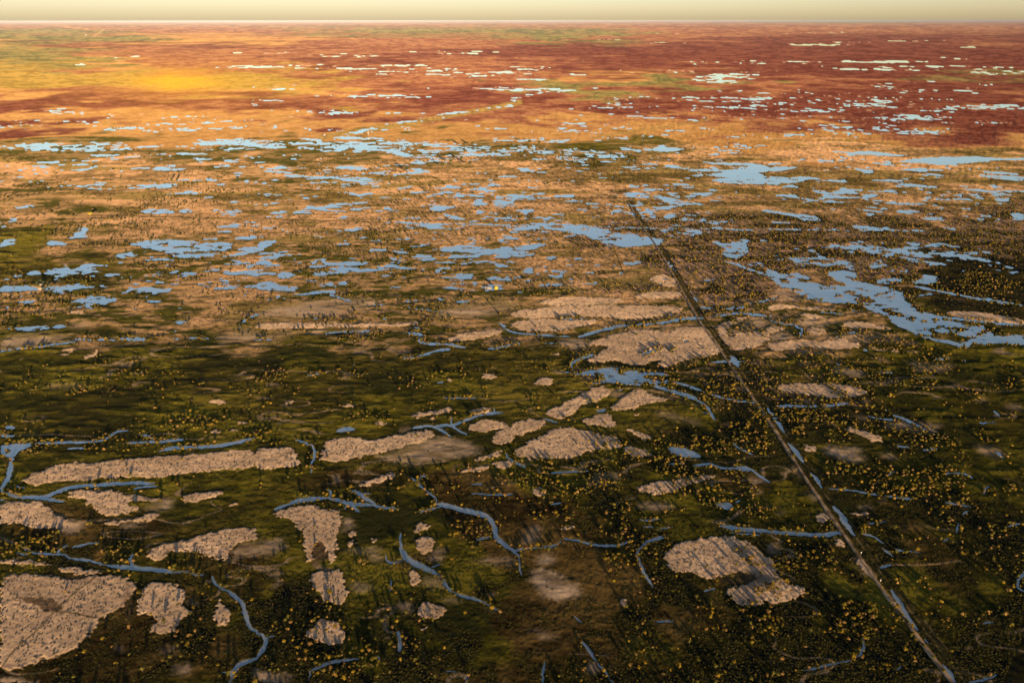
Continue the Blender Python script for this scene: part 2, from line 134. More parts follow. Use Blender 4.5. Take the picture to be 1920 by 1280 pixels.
SAND = [
(0,760,"150 560 230 510 330 480 430 435 560 420 740 435 900 400 1100 385 1400 370 1700 340 1930 328 1930 470 1700 478 1400 500 1200 540 900 535 600 560 400 580 230 595;500 640 700 630 900 640 950 670 1100 690 1230 690 1180 710 1000 715 930 740 1050 780 960 805 780 830 720 800 700 750 640 710 540 680;-30 720 350 720 380 780 450 830 520 870 450 900 300 925 200 900 100 880 -30 880;780 880 1000 850 1130 800 1200 790 1180 840 1100 870 1000 865 880 900 800 905;1340 680 1480 655 1700 630 1680 665 1560 700 1450 725 1380 720;1690 745 1780 728 1760 752;1080 1110 1160 1060 1400 1000 1600 950 1750 905 1880 920 1930 930 1930 1010 1800 1010 1740 1060 1720 1130 1690 1165 1560 1130 1400 1090 1250 1100 1220 1160 1150 1170;-30 1150 300 1165 420 1200 300 1200 -30 1185;420 1210 600 1215 780 1240 700 1275 450 1250;1570 195 1650 180 1680 195 1600 212;1700 185 1790 172 1790 190 1700 195;1770 130 1850 120 1860 130 1800 140"),
(0,960,"-30 460 250 465 480 505 640 490 740 470 900 470 1010 530 1000 620 900 720 760 790 700 800 720 850 640 930 600 1000 450 1050 300 1110 120 1170 -30 1210;1070 520 1250 520 1360 570 1400 640 1340 680 1440 740 1330 830 1300 900 1180 910 1110 890 1160 830 1140 770 1000 760 1050 650;1630 630 1680 680 1730 780 1680 870 1630 850 1590 790 1630 710"),
(480,760,"-5 330 100 320 240 310 300 350 310 420 350 430 300 460 120 470 -5 480;490 270 700 230 860 270 1050 220 1250 185 1330 190 1320 240 1180 290 1000 340 800 380 650 420 520 430 480 400 520 350;1580 45 1680 20 1760 15 1750 50 1660 75 1600 65;1580 160 1680 100 1880 130 1880 170 1740 190 1690 205 1610 180;1740 285 1820 190 1900 150 1930 150 1930 290;1150 75 1300 45 1450 10 1480 40 1300 80 1180 95;750 600 850 560 1010 500 1060 520 960 560 850 600 780 615;1630 410 1750 360 1850 330 1840 360 1700 410 1650 420;1490 490 1650 460 1760 455 1730 480 1600 495;1760 430 1860 405 1925 420 1925 470 1830 480;120 810 250 770 430 730 440 770 620 790 635 860 620 940 600 1030 600 1170 550 1180 530 1100 510 1020 440 1015 415 1100 410 1180 370 1160 350 1040 345 960 320 890 240 850 160 840;1180 950 1200 890 1260 880 1290 930 1220 965;1190 1000 1320 970 1340 1060 1290 1110 1210 1110 1220 1060;880 135 960 125 980 145 920 155;1290 100 1380 95 1340 115;1700 610 1790 608 1770 625;680 950 740 935 750 975 700 990;690 1010 740 1010 730 1060 700 1060;850 990 900 1000 890 1050 870 1040"),
(480,960,"400 450 500 450 660 430 670 560 690 600 650 690 530 680 500 640 430 580;350 920 450 830 500 790 600 820 660 880 690 940 640 990 540 1000 470 960;1130 435 1220 460 1220 550 1170 560;1220 700 1270 660 1350 690 1430 735 1350 800 1220 790;1220 870 1290 860 1280 890 1220 905"),
(960,960,"1130 300 1300 220 1500 185 1700 190 1840 260 1900 350 1930 420 1930 690 1720 710 1640 650 1590 590 1780 540 1850 490 1700 440 1500 510 1400 480 1260 440 1210 460 1160 390;790 650 840 640 860 700 810 710;380 120 450 105 440 130 390 140"),
(1440,960,"-20 300 30 360 70 440 120 520 160 560 -20 600;-5 500 180 560 320 580 200 640 100 690 -5 700;340 30 400 40 420 80 380 90;480 190 560 220 560 270 490 230;630 340 700 350 760 400 820 500 760 490 690 420"),
(960,760,"-5 370 100 290 250 200 380 165 480 170 560 200 700 225 820 260 830 310 700 320 560 345 450 400 300 400 120 400;840 320 870 300 1000 340 1080 380 870 390;230 50 420 0 530 0 480 40 380 105 300 95;500 120 640 70 700 60 740 80 790 150 700 160 600 145;840 170 960 200 1060 240 1040 270 900 220;920 640 1000 590 1200 560 1400 530 1540 520 1480 560 1300 600 1180 650 1080 675 980 650;130 620 200 610 260 665 180 695;-5 130 150 95 280 130 150 200 -5 235;840 740 900 735 900 750;880 70 960 60 940 80"),
(960,500,"560 570 800 500 950 470 1100 480 1160 520 1200 460 1420 445 1550 540 1570 640 1460 680 1350 690 1200 740 1110 750 1100 690 960 740 850 740 780 700 700 720 550 715 640 650 760 600 600 590;-5 330 300 300 700 290 1000 290 1200 295 1330 320 1130 370 900 400 600 370 300 380 -5 390;200 250 500 225 800 240 850 270 600 290 200 290;-5 400 400 390 700 400 500 460 300 490 -5 480;1000 80 1180 50 1240 130 1230 160 1100 140;860 215 1250 175 1290 230 1000 250;150 880 220 830 320 850 260 900;240 1080 400 1030 520 950 640 890 740 920 720 970 560 1030 450 1060 370 1145 300 1130;740 1060 800 990 900 930 980 920 1060 970 1200 1000 1000 1030 900 1070 780 1085;1520 450 1650 400 1740 370 1750 400 1620 450 1600 540 1700 500 1930 470 1930 580 1700 630 1640 610 1560 560;300 655 380 640 340 670"),
(1440,500,"-5 290 200 295 450 310 600 340 400 330 180 310 -5 330;200 360 330 350 440 390 300 390;-5 440 130 450 100 490 -5 500;560 420 700 410 850 450 970 470 720 470 560 460;270 480 330 455 460 475 400 510 300 515;-5 580 200 560 450 560 560 530 600 560 700 590 620 630 300 600 150 630 -5 640;1300 345 1500 330 1930 400 1930 440 1600 410 1400 370;-5 900 300 870 560 880 800 950 560 990 200 960;760 610 980 640 1200 640 1000 650 780 630"),
(480,500,"1420 540 1600 490 1850 465 1820 510 1640 550 1450 560;1430 840 1480 850 1440 880;1680 810 1800 800 1780 840 1700 840;180 1010 300 1000 280 1040;560 1040 760 1030 740 1060;-5 440 150 420 500 425 900 430 1250 410 1200 440 800 450 400 460 -5 470"),
(0,500,"480 340 620 320 640 350 500 360;440 630 560 615 600 625 460 640;600 690 700 640 760 615 720 660 620 695;940 800 1080 790 1060 805;380 680 480 650 540 655 420 680;1560 1000 1700 1010 1680 1030 1580 1020;160 680 220 665 160 695"),
(1440,760,"560 150 700 190 900 250 830 290 700 230 600 190;240 320 330 300 370 330 300 360;330 830 400 790 470 860 380 880;480 1010 560 1030 580 1080 500 1050;590 800 740 800 740 830 640 815"),
]
STAIN = [
(0,960,"90 640 330 630 470 682 430 750 340 755 270 690 160 655;-30 500 120 505 60 520 -30 516"),
(480,760,"440 1020 500 1015 530 1100 520 1170 420 1180 415 1100"),
(0,760,"120 820 190 815 170 850;1740 1070 1760 1130 1720 1150 1715 1090"),
]
SILT = [
(0,760,"1740 1060 1820 1010 1930 1040 1930 1140 1820 1120 1740 1170;480 870 560 860 640 890 560 970 420 920;1050 780 1230 700 1300 700 1240 800 1060 790;880 900 1040 870 1100 880 960 930"),
(0,960,"840 1000 920 990 900 1060;1200 1040 1280 990 1360 1030 1200 1060;1320 1150 1400 1130 1440 1190 1280 1240;-30 1230 380 1280 -30 1300;1400 650 1500 680 1440 700"),
(480,760,"1000 360 1200 280 1350 220 1500 260 1650 310 1700 350 1500 400 1250 440 1050 430 950 400;20 1070 100 1000 200 1000 220 1050 120 1130 20 1120;1280 1130 1400 1050 1410 1130 1330 1190;620 940 680 810 740 920 640 960;1070 190 1120 150 1160 180 1120 200;1600 1160 1925 1130 1925 1190 1700 1190;1790 570 1925 570 1925 600;650 1080 930 1060 930 1090 700 1110;830 1130 930 1100 930 1180 860 1180;-5 1000 30 980 30 1100 -5 1120"),
(480,960,"1250 490 1370 480 1430 570 1270 560;700 535 860 540 850 590 720 590;1060 690 1110 665 1160 700 1150 760 1070 740;1370 650 1480 640 1540 650 1450 690;1700 620 1790 600 1790 640;1700 710 1850 760 1720 730;-5 1160 60 1200 300 1230 200 1290 -5 1290"),
(960,960,"150 430 230 420 400 500 540 600 400 660 300 660 150 560;180 350 260 290 320 340 280 400 200 380;110 870 200 880 260 910 370 920 220 960;50 220 130 150 210 170 200 200 120 250;560 1150 620 1110 640 1210 580 1190;-5 370 40 380 30 410 -5 405"),
(960,760,"1080 50 1150 45 1260 85 1400 120 1420 135 1280 120 1120 80;560 570 640 510 800 500 800 550 640 600;550 430 640 418 620 445;930 730 1100 740 1250 760 1100 790 960 770;100 920 210 900 220 970 120 940;1760 530 1880 580 1780 570"),
(480,500,"350 260 800 240 1000 270 800 330 400 380 -5 380 -5 345;1600 290 1925 260 1925 330 1750 360 1400 380 1330 340;400 480 560 465 480 495 380 515;-5 520 300 510 200 540 -5 548;700 630 850 620 840 645 740 645"),
(0,500,"-30 570 150 510 400 500 560 540 440 560 250 590 -30 630;500 445 580 415 700 410 600 470;1600 540 1750 480 1930 480 1930 550 1700 560;300 890 600 880 660 890 400 910"),
(1440,500,"40 160 160 175 260 210 260 250 100 260 60 230;200 390 320 370 480 400 400 460 200 440;-5 490 160 470 180 545 -5 565;280 510 460 520 440 550 300 545;150 620 220 612 280 630 200 645;480 530 700 510 900 540 800 560 560 545;450 770 640 770 760 830 500 800;1040 700 1200 740 1400 740 1300 800 1100 780;1540 990 1640 1000 1600 1020;1750 1035 1930 1050 1860 1075"),
(960,500,"1050 450 1160 450 1180 490 1120 480;1320 450 1440 450 1600 630 1570 640 1540 560 1440 540;1460 600 1500 590 1510 610 1430 640;1760 380 1930 390 1900 460 1650 520 1620 490 1740 440;300 560 600 540 600 600 400 620;1660 890 1720 880 1740 930 1700 930;1620 760 1650 790 1640 800"),
(1440,760,"390 310 600 320 740 340 600 370 760 400 640 430 450 370;820 370 950 360 940 410;660 80 740 90 760 130 700 120;820 150 1040 110 1280 190 1180 210 1000 180;160 430 260 500 300 560 200 520;320 640 380 680 370 720 320 690;400 770 480 860 430 830;1540 310 1700 310 1780 400 1640 380;620 750 790 750 760 780;830 700 880 700 880 735;1050 150 1300 130 1260 180"),
(1440,960,"-5 240 80 260 60 330 -5 290;620 330 700 340 800 490 740 480"),
]
# base cover: image height v, then the cover number of twenty 96 px columns
# 0 deep red, 1 rust, 2 ochre, 3 gold meadow, 4 far olive, 5 tan scrub, 6 mixed, 7 green meadow, 8 bushy sand, 9 dark scrub, also laid at lower right to paint in a darkening
COVER = [
(41, (1, 1, 1, 1, 1, 1, 1, 1, 1, 1, 1, 1, 1, 1, 1, 4, 4, 4, 1, 1)),
(47, (1, 1, 1, 1, 1, 1, 1, 1, 1, 1, 1, 1, 1, 1, 1, 1, 1, 1, 1, 1)),
(58, (4, 4, 1, 1, 1, 1, 4, 4, 4, 4, 4, 4, 1, 1, 1, 1, 1, 1, 1, 1)),
(72, (4, 4, 4, 2, 2, 2, 1, 1, 1, 1, 4, 4, 1, 1, 0, 0, 0, 0, 0, 0)),
(85, (2, 0, 1, 0, 0, 0, 1, 1, 1, 1, 0, 0, 0, 0, 0, 0, 0, 0, 0, 1)),
(98, (4, 4, 1, 1, 1, 1, 1, 1, 0, 0, 0, 0, 0, 0, 0, 0, 0, 0, 0, 0)),
(112, (4, 4, 2, 1, 1, 1, 0, 0, 1, 1, 1, 0, 0, 0, 0, 0, 0, 0, 0, 0)),
(130, (3, 3, 1, 1, 1, 3, 1, 0, 1, 1, 0, 0, 1, 0, 0, 0, 0, 0, 0, 0)),
(148, (3, 3, 3, 3, 3, 3, 3, 1, 1, 1, 1, 2, 4, 4, 1, 0, 0, 0, 4, 0)),
(160, (3, 3, 3, 3, 3, 3, 3, 1, 1, 1, 4, 4, 4, 4, 1, 1, 1, 1, 0, 0)),
(175, (2, 1, 1, 2, 3, 3, 2, 1, 0, 0, 1, 4, 1, 0, 0, 0, 0, 0, 0, 1)),
(192, (2, 0, 0, 0, 0, 1, 1, 0, 0, 0, 1, 0, 0, 0, 0, 0, 0, 0, 0, 0)),
(208, (0, 0, 1, 1, 0, 0, 0, 1, 1, 1, 1, 1, 0, 0, 0, 0, 0, 0, 0, 0)),
(222, (2, 2, 2, 2, 2, 1, 2, 2, 2, 2, 1, 2, 1, 1, 0, 0, 0, 0, 0, 0)),
(238, (0, 2, 2, 2, 2, 2, 2, 6, 2, 2, 2, 2, 2, 2, 1, 1, 0, 0, 0, 0)),
(252, (2, 2, 2, 2, 2, 2, 2, 2, 2, 2, 2, 2, 2, 2, 2, 2, 1, 1, 0, 0)),
(264, (6, 6, 2, 2, 2, 2, 6, 6, 6, 6, 2, 6, 2, 2, 2, 2, 2, 2, 1, 1)),
(280, (6, 6, 6, 6, 6, 6, 6, 6, 6, 6, 6, 7, 6, 6, 5, 2, 2, 2, 2, 2)),
(294, (5, 5, 5, 5, 6, 6, 6, 5, 6, 5, 6, 7, 6, 6, 5, 5, 5, 5, 5, 5)),
(315, (5, 5, 5, 5, 5, 5, 5, 5, 5, 5, 5, 5, 5, 5, 5, 5, 5, 5, 5, 5)),
(338, (6, 6, 5, 5, 6, 6, 5, 5, 5, 5, 5, 5, 5, 5, 5, 5, 5, 5, 5, 5)),
(360, (6, 6, 6, 5, 5, 6, 6, 5, 5, 5, 5, 5, 5, 5, 5, 5, 5, 5, 5, 5)),
(385, (5, 5, 5, 5, 5, 5, 5, 5, 5, 5, 5, 5, 5, 8, 8, 5, 5, 5, 5, 5)),
(410, (6, 6, 6, 5, 5, 5, 5, 5, 5, 5, 5, 5, 8, 8, 8, 5, 5, 5, 5, 8)),
(440, (7, 6, 5, 5, 5, 5, 5, 6, 5, 5, 5, 5, 8, 8, 8, 8, 8, 8, 8, 8)),
(470, (7, 7, 6, 6, 6, 6, 6, 5, 6, 5, 5, 5, 5, 8, 8, 8, 8, 8, 9, 9)),
(500, (7, 7, 6, 6, 5, 6, 6, 6, 6, 6, 5, 5, 5, 8, 8, 8, 8, 8, 9, 9)),
(530, (7, 7, 6, 6, 6, 5, 6, 6, 6, 6, 6, 5, 5, 8, 8, 6, 8, 8, 9, 9)),
(560, (6, 6, 6, 5, 5, 5, 6, 6, 6, 6, 6, 5, 5, 8, 8, 6, 6, 9, 9, 9)),
(590, (6, 6, 6, 5, 5, 5, 6, 6, 6, 5, 5, 5, 5, 6, 6, 6, 6, 7, 9, 9)),
(620, (6, 7, 6, 6, 6, 5, 7, 6, 6, 6, 6, 5, 5, 6, 6, 6, 6, 7, 7, 7)),
(648, (7, 6, 7, 7, 7, 7, 7, 6, 7, 6, 7, 6, 5, 6, 6, 6, 6, 7, 7, 7)),
(675, (7, 7, 7, 7, 7, 7, 7, 7, 7, 7, 7, 7, 6, 7, 7, 7, 7, 7, 7, 7)),
(730, (7, 7, 7, 7, 7, 7, 7, 7, 7, 7, 7, 7, 7, 7, 8, 8, 7, 7, 7, 7)),
(800, (7, 7, 7, 7, 7, 7, 7, 7, 7, 7, 7, 7, 7, 7, 9, 9, 9, 7, 7, 7)),
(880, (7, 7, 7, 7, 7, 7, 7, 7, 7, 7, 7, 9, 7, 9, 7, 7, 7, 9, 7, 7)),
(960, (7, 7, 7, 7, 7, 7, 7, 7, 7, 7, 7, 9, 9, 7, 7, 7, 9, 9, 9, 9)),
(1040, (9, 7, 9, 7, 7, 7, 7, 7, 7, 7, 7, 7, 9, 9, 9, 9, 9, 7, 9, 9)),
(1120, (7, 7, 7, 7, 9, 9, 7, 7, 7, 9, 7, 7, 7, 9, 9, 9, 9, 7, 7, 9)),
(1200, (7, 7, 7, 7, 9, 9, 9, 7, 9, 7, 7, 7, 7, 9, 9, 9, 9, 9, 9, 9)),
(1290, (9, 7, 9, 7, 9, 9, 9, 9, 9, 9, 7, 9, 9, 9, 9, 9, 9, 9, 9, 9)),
]
# shallow-pool country: cx cy rx ry strength (reference pixels)
POOLS = """850 98 100 4 .9;760 130 120 8 1;900 138 130 8 1;1060 116 60 2 .7;1370 143 70 7 1.1;1390 120 90 4 .7;1520 85 70 2 1.2;1250 81 60 1.5 1;1100 75 60 1.5 .9
1750 128 190 5 1.2;1890 137 90 5 1.2;1660 160 30 6 1;1740 172 120 5 .9;1830 165 30 8 1;1750 155 90 3 1;1350 186 130 6 1;1480 182 90 5 1;1310 188 60 5 1.2;1550 209 50 4 1.2;1620 214 110 4 .9
1740 222 90 4 1.3;1860 203 120 8 1.1;1640 190 60 4 1.2;1460 118 160 4 .8;1700 245 170 8 .75;90 205 60 6 1;130 211 50 4 1.1;230 240 30 2 1;520 163 45 6 .8;570 125 90 4 .8;460 126 60 3 1.2;620 105 90 4 .7
205 115 30 5 .9;130 121 40 3 .9;230 106 60 2 1;490 98 70 3 .8;700 180 100 5 .9;500 193 50 6 .8;920 168 120 4 .8;985 147 50 4 1;990 130 70 5 .9;1240 134 90 4 1;1340 150 70 6 1;1530 63 90 2 .8;1580 80 60 2 .9
1640 117 80 2 1.3;1450 135 20 2 .8;420 236 70 3 .8;790 219 40 3 1;350 245 30 2 .9;400 240 70 2 .7;560 206 60 4 .8;610 210 60 5 .9;1060 140 60 3 .8;1230 65 50 2 .7;1800 88 90 3 .7;1700 78 90 2 .7;1830 110 60 3 .7
550 280 140 10 1;700 272 150 12 1.1;870 282 130 14 1.0;200 275 180 8 .9;430 268 90 7 1;1090 290 130 10 .9;1250 280 80 9 1;1380 280 60 8 1;620 262 80 6 1;1020 262 100 5 .8;330 290 150 5 .8;830 297 60 6 1.1;1170 258 60 4 .9
900 365 130 18 .95;940 392 100 14 .9;1750 330 160 16 .9;1550 335 60 10 .9;1180 370 80 10 .7;330 315 60 8 1;480 335 60 10 .8;1850 352 70 8 1;1830 410 90 6 .7;1700 430 160 6 .7;1650 480 200 25 .62;1850 495 60 30 .6
600 490 500 50 .42;300 540 320 50 .42;900 400 500 70 .45;1200 330 300 40 .5;400 330 400 40 .5;1000 520 250 30 .5;600 230 1000 20 .35;1500 240 500 20 .4;1500 205 420 35 .5;1650 350 260 60 .5"""
# narrow braided creek on the far plain: width px, strength, points (full pixels)
FARCREEK = [(5, 1.0, "640 255 700 240 760 228 830 216 900 205 960 198"), (3, 1.1, "960 184 1010 174 1100 168 1150 163"), (3, .8, "960 190 985 182 1000 176"), (2.5, .6, "1060 252 1140 240 1180 236 1240 228")]
FARGREEN = [(9, "600 258 700 242 780 230 860 214 930 202 975 192"), (3, "1120 258 1180 246 1280 234 1330 224"), (4, "1192 268 1200 258 1215 250"), (3, "210 244 206 234 190 228"), (4, "215 256 216 246 208 236")]
TRACKS = [  # width px, colour key, points (full pixels)
(1.6, 'dark', "170 403 480 410 720 417"), (1.4, 'dark', "960 371 1190 372"), (1.6, 'dark', "1440 378 1700 382 1960 386"),
(1.6, 'dark', "0 354 100 355 230 357"), (1.4, 'dark', "1440 434 1960 433"), (2.8, 'dark', "192 1066 175 1085 140 1110 120 1130 100 1147 70 1182 25 1217 0 1255"),
(1.4, 'dark', "520 852 560 846 500 862"), (1.5, 'dark', "362 924 345 945"), (1.5, 'dark', "480 850 450 868 420 884"), (2.4, 'dark', "1150 462 1160 490 1168 512"), (1.5, 'dark', "960 530 1010 498 1050 480 1100 462"),
(1.6, 'dark', "700 668 745 640 725 650 690 680 650 725 640 745"), (1.4, 'tan', "175 68 195 55"), (1.2, 'tan', "120 50 165 54"), 
(3.0, 'tan', "1670 1059 1740 1060 1800 1052"), (1.4, 'dark', "275 356 310 356 360 360"), (2.2, 'dark', "200 420 240 426 280 434"), (1.2, 'tan', "960 374 1200 375 1440 377 1960 384"), (2.0, 'dark', "107 1145 140 1150 175 1158")]
SCRUB = """1500 780 130 90 1.3;1480 700 60 25 .8;1600 870 70 25 1;1700 910 70 30 1.2;1780 900 60 25 1;1860 960 90 50 1.2;1600 1010 70 40 1;1690 1040 60 30 .8;1560 1150 190 110 1.5;1400 1090 120 60 1.6;1480 1220 130 60 1.3
1850 1170 60 30 1;1620 1060 60 40 .8;1320 870 110 60 1;1380 930 90 50 1.2;1120 980 130 30 1;1080 900 80 30 1;1000 890 60 30 .9;880 1000 60 30 .8;60 1010 80 25 1;230 1030 40 15 .8;40 820 80 30 1.4;520 820 60 12 1.3;690 790 50 14 1
650 1240 70 30 1;560 1150 90 40 .5;1130 1030 110 40 .9;1250 1240 60 30 .5;1750 800 100 40 .8;1850 740 100 60 .6;1850 480 160 60 1.6;1600 460 160 50 1.2;1400 480 120 60 1.3;1350 580 80 40 1;1750 540 120 50 1.2;1250 440 80 30 1;1850 840 60 20 .8
360 790 60 15 .6;130 740 90 20 .5;250 690 80 25 .4;480 690 120 25 .5;760 700 120 30 .3;930 740 60 20 .4;300 545 200 40 .6;120 560 120 30 .6;480 640 100 10 .5;1680 640 60 30 .8;1740 560 60 30 1;1850 600 90 20 1.2;1480 620 80 20 .7
1290 970 60 20 .8;1450 950 60 30 .9;1180 830 60 30 .6;1300 800 60 40 .4;1700 700 160 40 .5;730 510 200 20 .4"""
# ----------------------------------------------------------------- the survey as fields
SS = 2
RW, RH = 1920 * SS, 1280 * SS
MARG = 0
def chaikin(P, closed, n=2):
    P = np.array(P, dtype=np.float64)
    for _ in range(n):
        if closed:
            Q = np.roll(P, -1, axis=0)
            P = np.stack([P * .75 + Q * .25, P * .25 + Q * .75], 1).reshape(-1, 2)
        else:
            a = P[:-1]; b = P[1:]
            M = np.stack([a * .75 + b * .25, a * .25 + b * .75], 1).reshape(-1, 2)
            P = np.vstack([P[:1], M, P[-1:]])
    return P
def shapes(table):
    for ox, oy, s in table:
        for t in s.split(';'):
            v = [float(k) for k in t.split()]
            yield ox, oy, v
def fill(R, P, val=1.0):
    P = P * SS
    x0 = max(int(P[:, 0].min()), 0); x1 = min(int(P[:, 0].max()) + 2, RW)
    y0 = max(int(P[:, 1].min()), 0); y1 = min(int(P[:, 1].max()) + 2, RH)
    if x1 <= x0 or y1 <= y0: return
    X = np.arange(x0, x1) + .5
    for j in range(y0, y1):
        y = j + .5
        a = P; b = np.roll(P, -1, axis=0)
        m = (a[:, 1] > y) != (b[:, 1] > y)
        if not m.any(): continue
        xs = np.sort(a[m, 0] + (y - a[m, 1]) / (b[m, 1] - a[m, 1]) * (b[m, 0] - a[m, 0]))
        R[j, x0:x1][(np.searchsorted(xs, X) & 1) == 1] = val
def stroke(R, P, w, val=1.0, soft=0.35):
    """antialiased line of width w (pixels of the reference)"""
    P = P * SS; r = w * SS * .5
    for i in range(len(P) - 1):
        a, b = P[i], P[i + 1]
        e = r + 2
        x0 = max(int(min(a[0], b[0]) - e), 0); x1 = min(int(max(a[0], b[0]) + e) + 1, RW)
        y0 = max(int(min(a[1], b[1]) - e), 0); y1 = min(int(max(a[1], b[1]) + e) + 1, RH)
        if x1 <= x0 or y1 <= y0: continue
        X = np.arange(x0, x1)[None, :] + .5 - a[0]; Y = np.arange(y0, y1)[:, None] + .5 - a[1]
        d = b - a; L = max(d @ d, 1e-6)
        t = np.clip((X * d[0] + Y * d[1]) / L, 0, 1)
        D = np.hypot(X - t * d[0], Y - t * d[1])
        v = np.clip((r - D) * soft + .5, 0, 1) * val
        R[y0:y1, x0:x1] = np.maximum(R[y0:y1, x0:x1], v)
def blur(R, rx, ry=None):
    """box blur twice, radius in reference pixels"""
    ry = rx if ry is None else ry
    for _ in range(2):
        for ax, r in ((1, rx), (0, ry)):
            k = max(int(round(r * SS)), 0)
            if k == 0: continue
            pad = [(0, 0), (0, 0)]; pad[ax] = (k + 1, k)
            C = np.cumsum(np.pad(R, pad, mode='edge'), axis=ax, dtype=np.float64)
            n = R.shape[ax]
            if ax: R = ((C[:, 2 * k + 1:2 * k + 1 + n] - C[:, :n]) / (2 * k + 1)).astype(np.float32)
            else: R = ((C[2 * k + 1:2 * k + 1 + n] - C[:n]) / (2 * k + 1)).astype(np.float32)
    return R
def new(): return np.zeros((RH, RW), dtype=np.float32)
def xy(ox, oy, v):
    P = np.array(v).reshape(-1, 2) / 4.0
    P[:, 0] += ox; P[:, 1] += oy
    return P
R_water = new()
for ox, oy, v in shapes(WATER): fill(R_water, chaikin(xy(ox, oy, v), True))
for ox, oy, v in shapes(ISLAND): fill(R_water, chaikin(xy(ox, oy, v), True), 0.0)
R_creek = new()
for ox, oy, v in shapes(CREEK):
    P_ = chaikin(xy(ox, oy, v[1:]), False, 3); L_ = np.concatenate([[0], np.cumsum(np.hypot(*np.diff(P_, axis=0).T))]); w_ = v[0] / 4.0 * 1.3
    for i in range(len(P_) - 1):
        e_ = min(L_[i], L_[-1] - L_[i + 1])
        stroke(R_creek, P_[i:i + 2], w_ * min(1, .38 + e_ / (w_ * 4)), 1.0, .28)
R_bank = blur(np.maximum(R_creek, R_water), 5, 3)
R_bank = np.minimum(R_bank * 2.2, 1)
R_bank[:int(470 * SS)] *= 0.4
R_water = np.maximum(blur(R_water, 1.0, 0.5), R_creek)
R_sand = new()
for ox, oy, v in shapes(SAND): fill(R_sand, chaikin(xy(ox, oy, v), True))
R_sand = blur(R_sand, 2.5, 1.5)
R_stain = new()
for ox, oy, v in shapes(STAIN): fill(R_stain, chaikin(xy(ox, oy, v), True))
stroke(R_stain, chaikin(xy(0, 960, [400, 752, 470, 742, 550, 748, 620, 775, 710, 800]), False), 2.6, 1.0, .4)
stroke(R_stain, chaikin(xy(0, 960, [480, 495, 560, 500, 640, 480, 620, 500]), False), 5, 1.0, .3)
R_stain = blur(R_stain, 1.2, .8)
R_ring = np.minimum(blur(R_sand, 5, 3.5) * 2.4, 1)
R_silt = new()
for ox, oy, v in shapes(SILT): fill(R_silt, chaikin(xy(ox, oy, v), True))
R_silt = blur(R_silt, 7, 4)
R_green = new()
for w, s in FARGREEN: stroke(R_green, chaikin(np.array([float(k) for k in s.split()]).reshape(-1, 2), False), w, 1.0, 0.15)
R_fc = new()
for w, st, s in FARCREEK: stroke(R_fc, chaikin(np.array([float(k) for k in s.split()]).reshape(-1, 2), False), w, st, 0.3)
R_dark = new(); R_tan = new()
for w, c, s in TRACKS: stroke(R_dark if c == 'dark' else R_tan, chaikin(np.array([float(k) for k in s.split()]).reshape(-1, 2), False), w, 1.0, 0.6)
ROAD = np.array([1180, 378, 1190, 398, 1207, 425, 1235, 462, 1262, 510, 1290, 560, 1313, 600, 1338, 634, 1362, 668, 1395, 717, 1430, 765, 1470, 826, 1530, 920, 1600, 1020, 1645, 1085, 1690, 1145, 1750, 1225, 1830, 1330], dtype=float).reshape(-1, 2)
R_corr = new(); 
_r = chaikin(ROAD, False)
for i in range(len(_r) - 1):
    y = _r[i, 1]; w = 5 + (y - 380) * 0.03
    stroke(R_corr, _r[i:i + 2] + np.array([w * .45, 0]), w)
R_ditch = new()
for i in range(len(_r) - 1):
    stroke(R_ditch, _r[i:i + 2] + np.array([1.5 + (_r[i, 1] - 380) * .006, 0]), 3.0 + (_r[i, 1] - 380) * .009, 1.0, .5)
    stroke(R_ditch, _r[i:i + 2] + np.array([5 + (_r[i, 1] - 380) * .022, 0]), 2.4 + (_r[i, 1] - 380) * .006, .9, .5)
R_corr = blur(R_corr, .7)
def ell(s):
    out = []
    for t in s.replace('\n', ';').split(';'):
        t = t.strip()
        if t: out.append([float(k) for k in t.split()])
    return out
def ellfield(E, u, v):
    r = np.zeros_like(u, dtype=np.float32)
    for cx, cy, rx, ry, st in E:
        m = (np.abs(u - cx) < rx * 1.8) & (np.abs(v - cy) < ry * 1.8)
        if not m.any(): continue
        q = ((u[m] - cx) / rx) ** 2 + ((v[m] - cy) / ry) ** 2
        r[m] = np.maximum(r[m], st * np.exp(-0.8 * q * q).astype(np.float32))
    return r
POOLS = ell(POOLS); SCRUB = ell(SCRUB)
def samp(R, u, v):
    U = u * SS - .5; V = v * SS - .5
    ok = (U >= 0) & (U < RW - 1) & (V >= 0) & (V < RH - 1)
    U = np.clip(U, 0, RW - 1.001); V = np.clip(V, 0, RH - 1.001)
    i = U.astype(np.int64); j = V.astype(np.int64); a = (U - i).astype(np.float32); b = (V - j).astype(np.float32)
    i1 = np.minimum(i + 1, RW - 1); j1 = np.minimum(j + 1, RH - 1)
    r = (R[j, i] * (1 - a) + R[j, i1] * a) * (1 - b) + (R[j1, i] * (1 - a) + R[j1, i1] * a) * b
    return np.where(ok, r, 0).astype(np.float32)
CLS = 'RrOYGTMDBK'
CV = np.array([float(a) for a, b in COVER])
CM = {c: np.array([[1.0 if CLS[k] == c else 0.0 for k in b] for a, b in COVER]) for c in CLS}
def coverw(u, v, c):
    col = np.clip((u - 48) / 96.0, 0, 18.999); i = col.astype(int); a = col - i
    r = np.clip(np.interp(v, CV, np.arange(len(CV))), 0, len(CV) - 1.001); j = r.astype(int); b = r - j
    M = CM[c]
    return ((M[j, i] * (1 - a) + M[j, i + 1] * a) * (1 - b) + (M[j + 1, i] * (1 - a) + M[j + 1, i + 1] * a) * b).astype(np.float32)

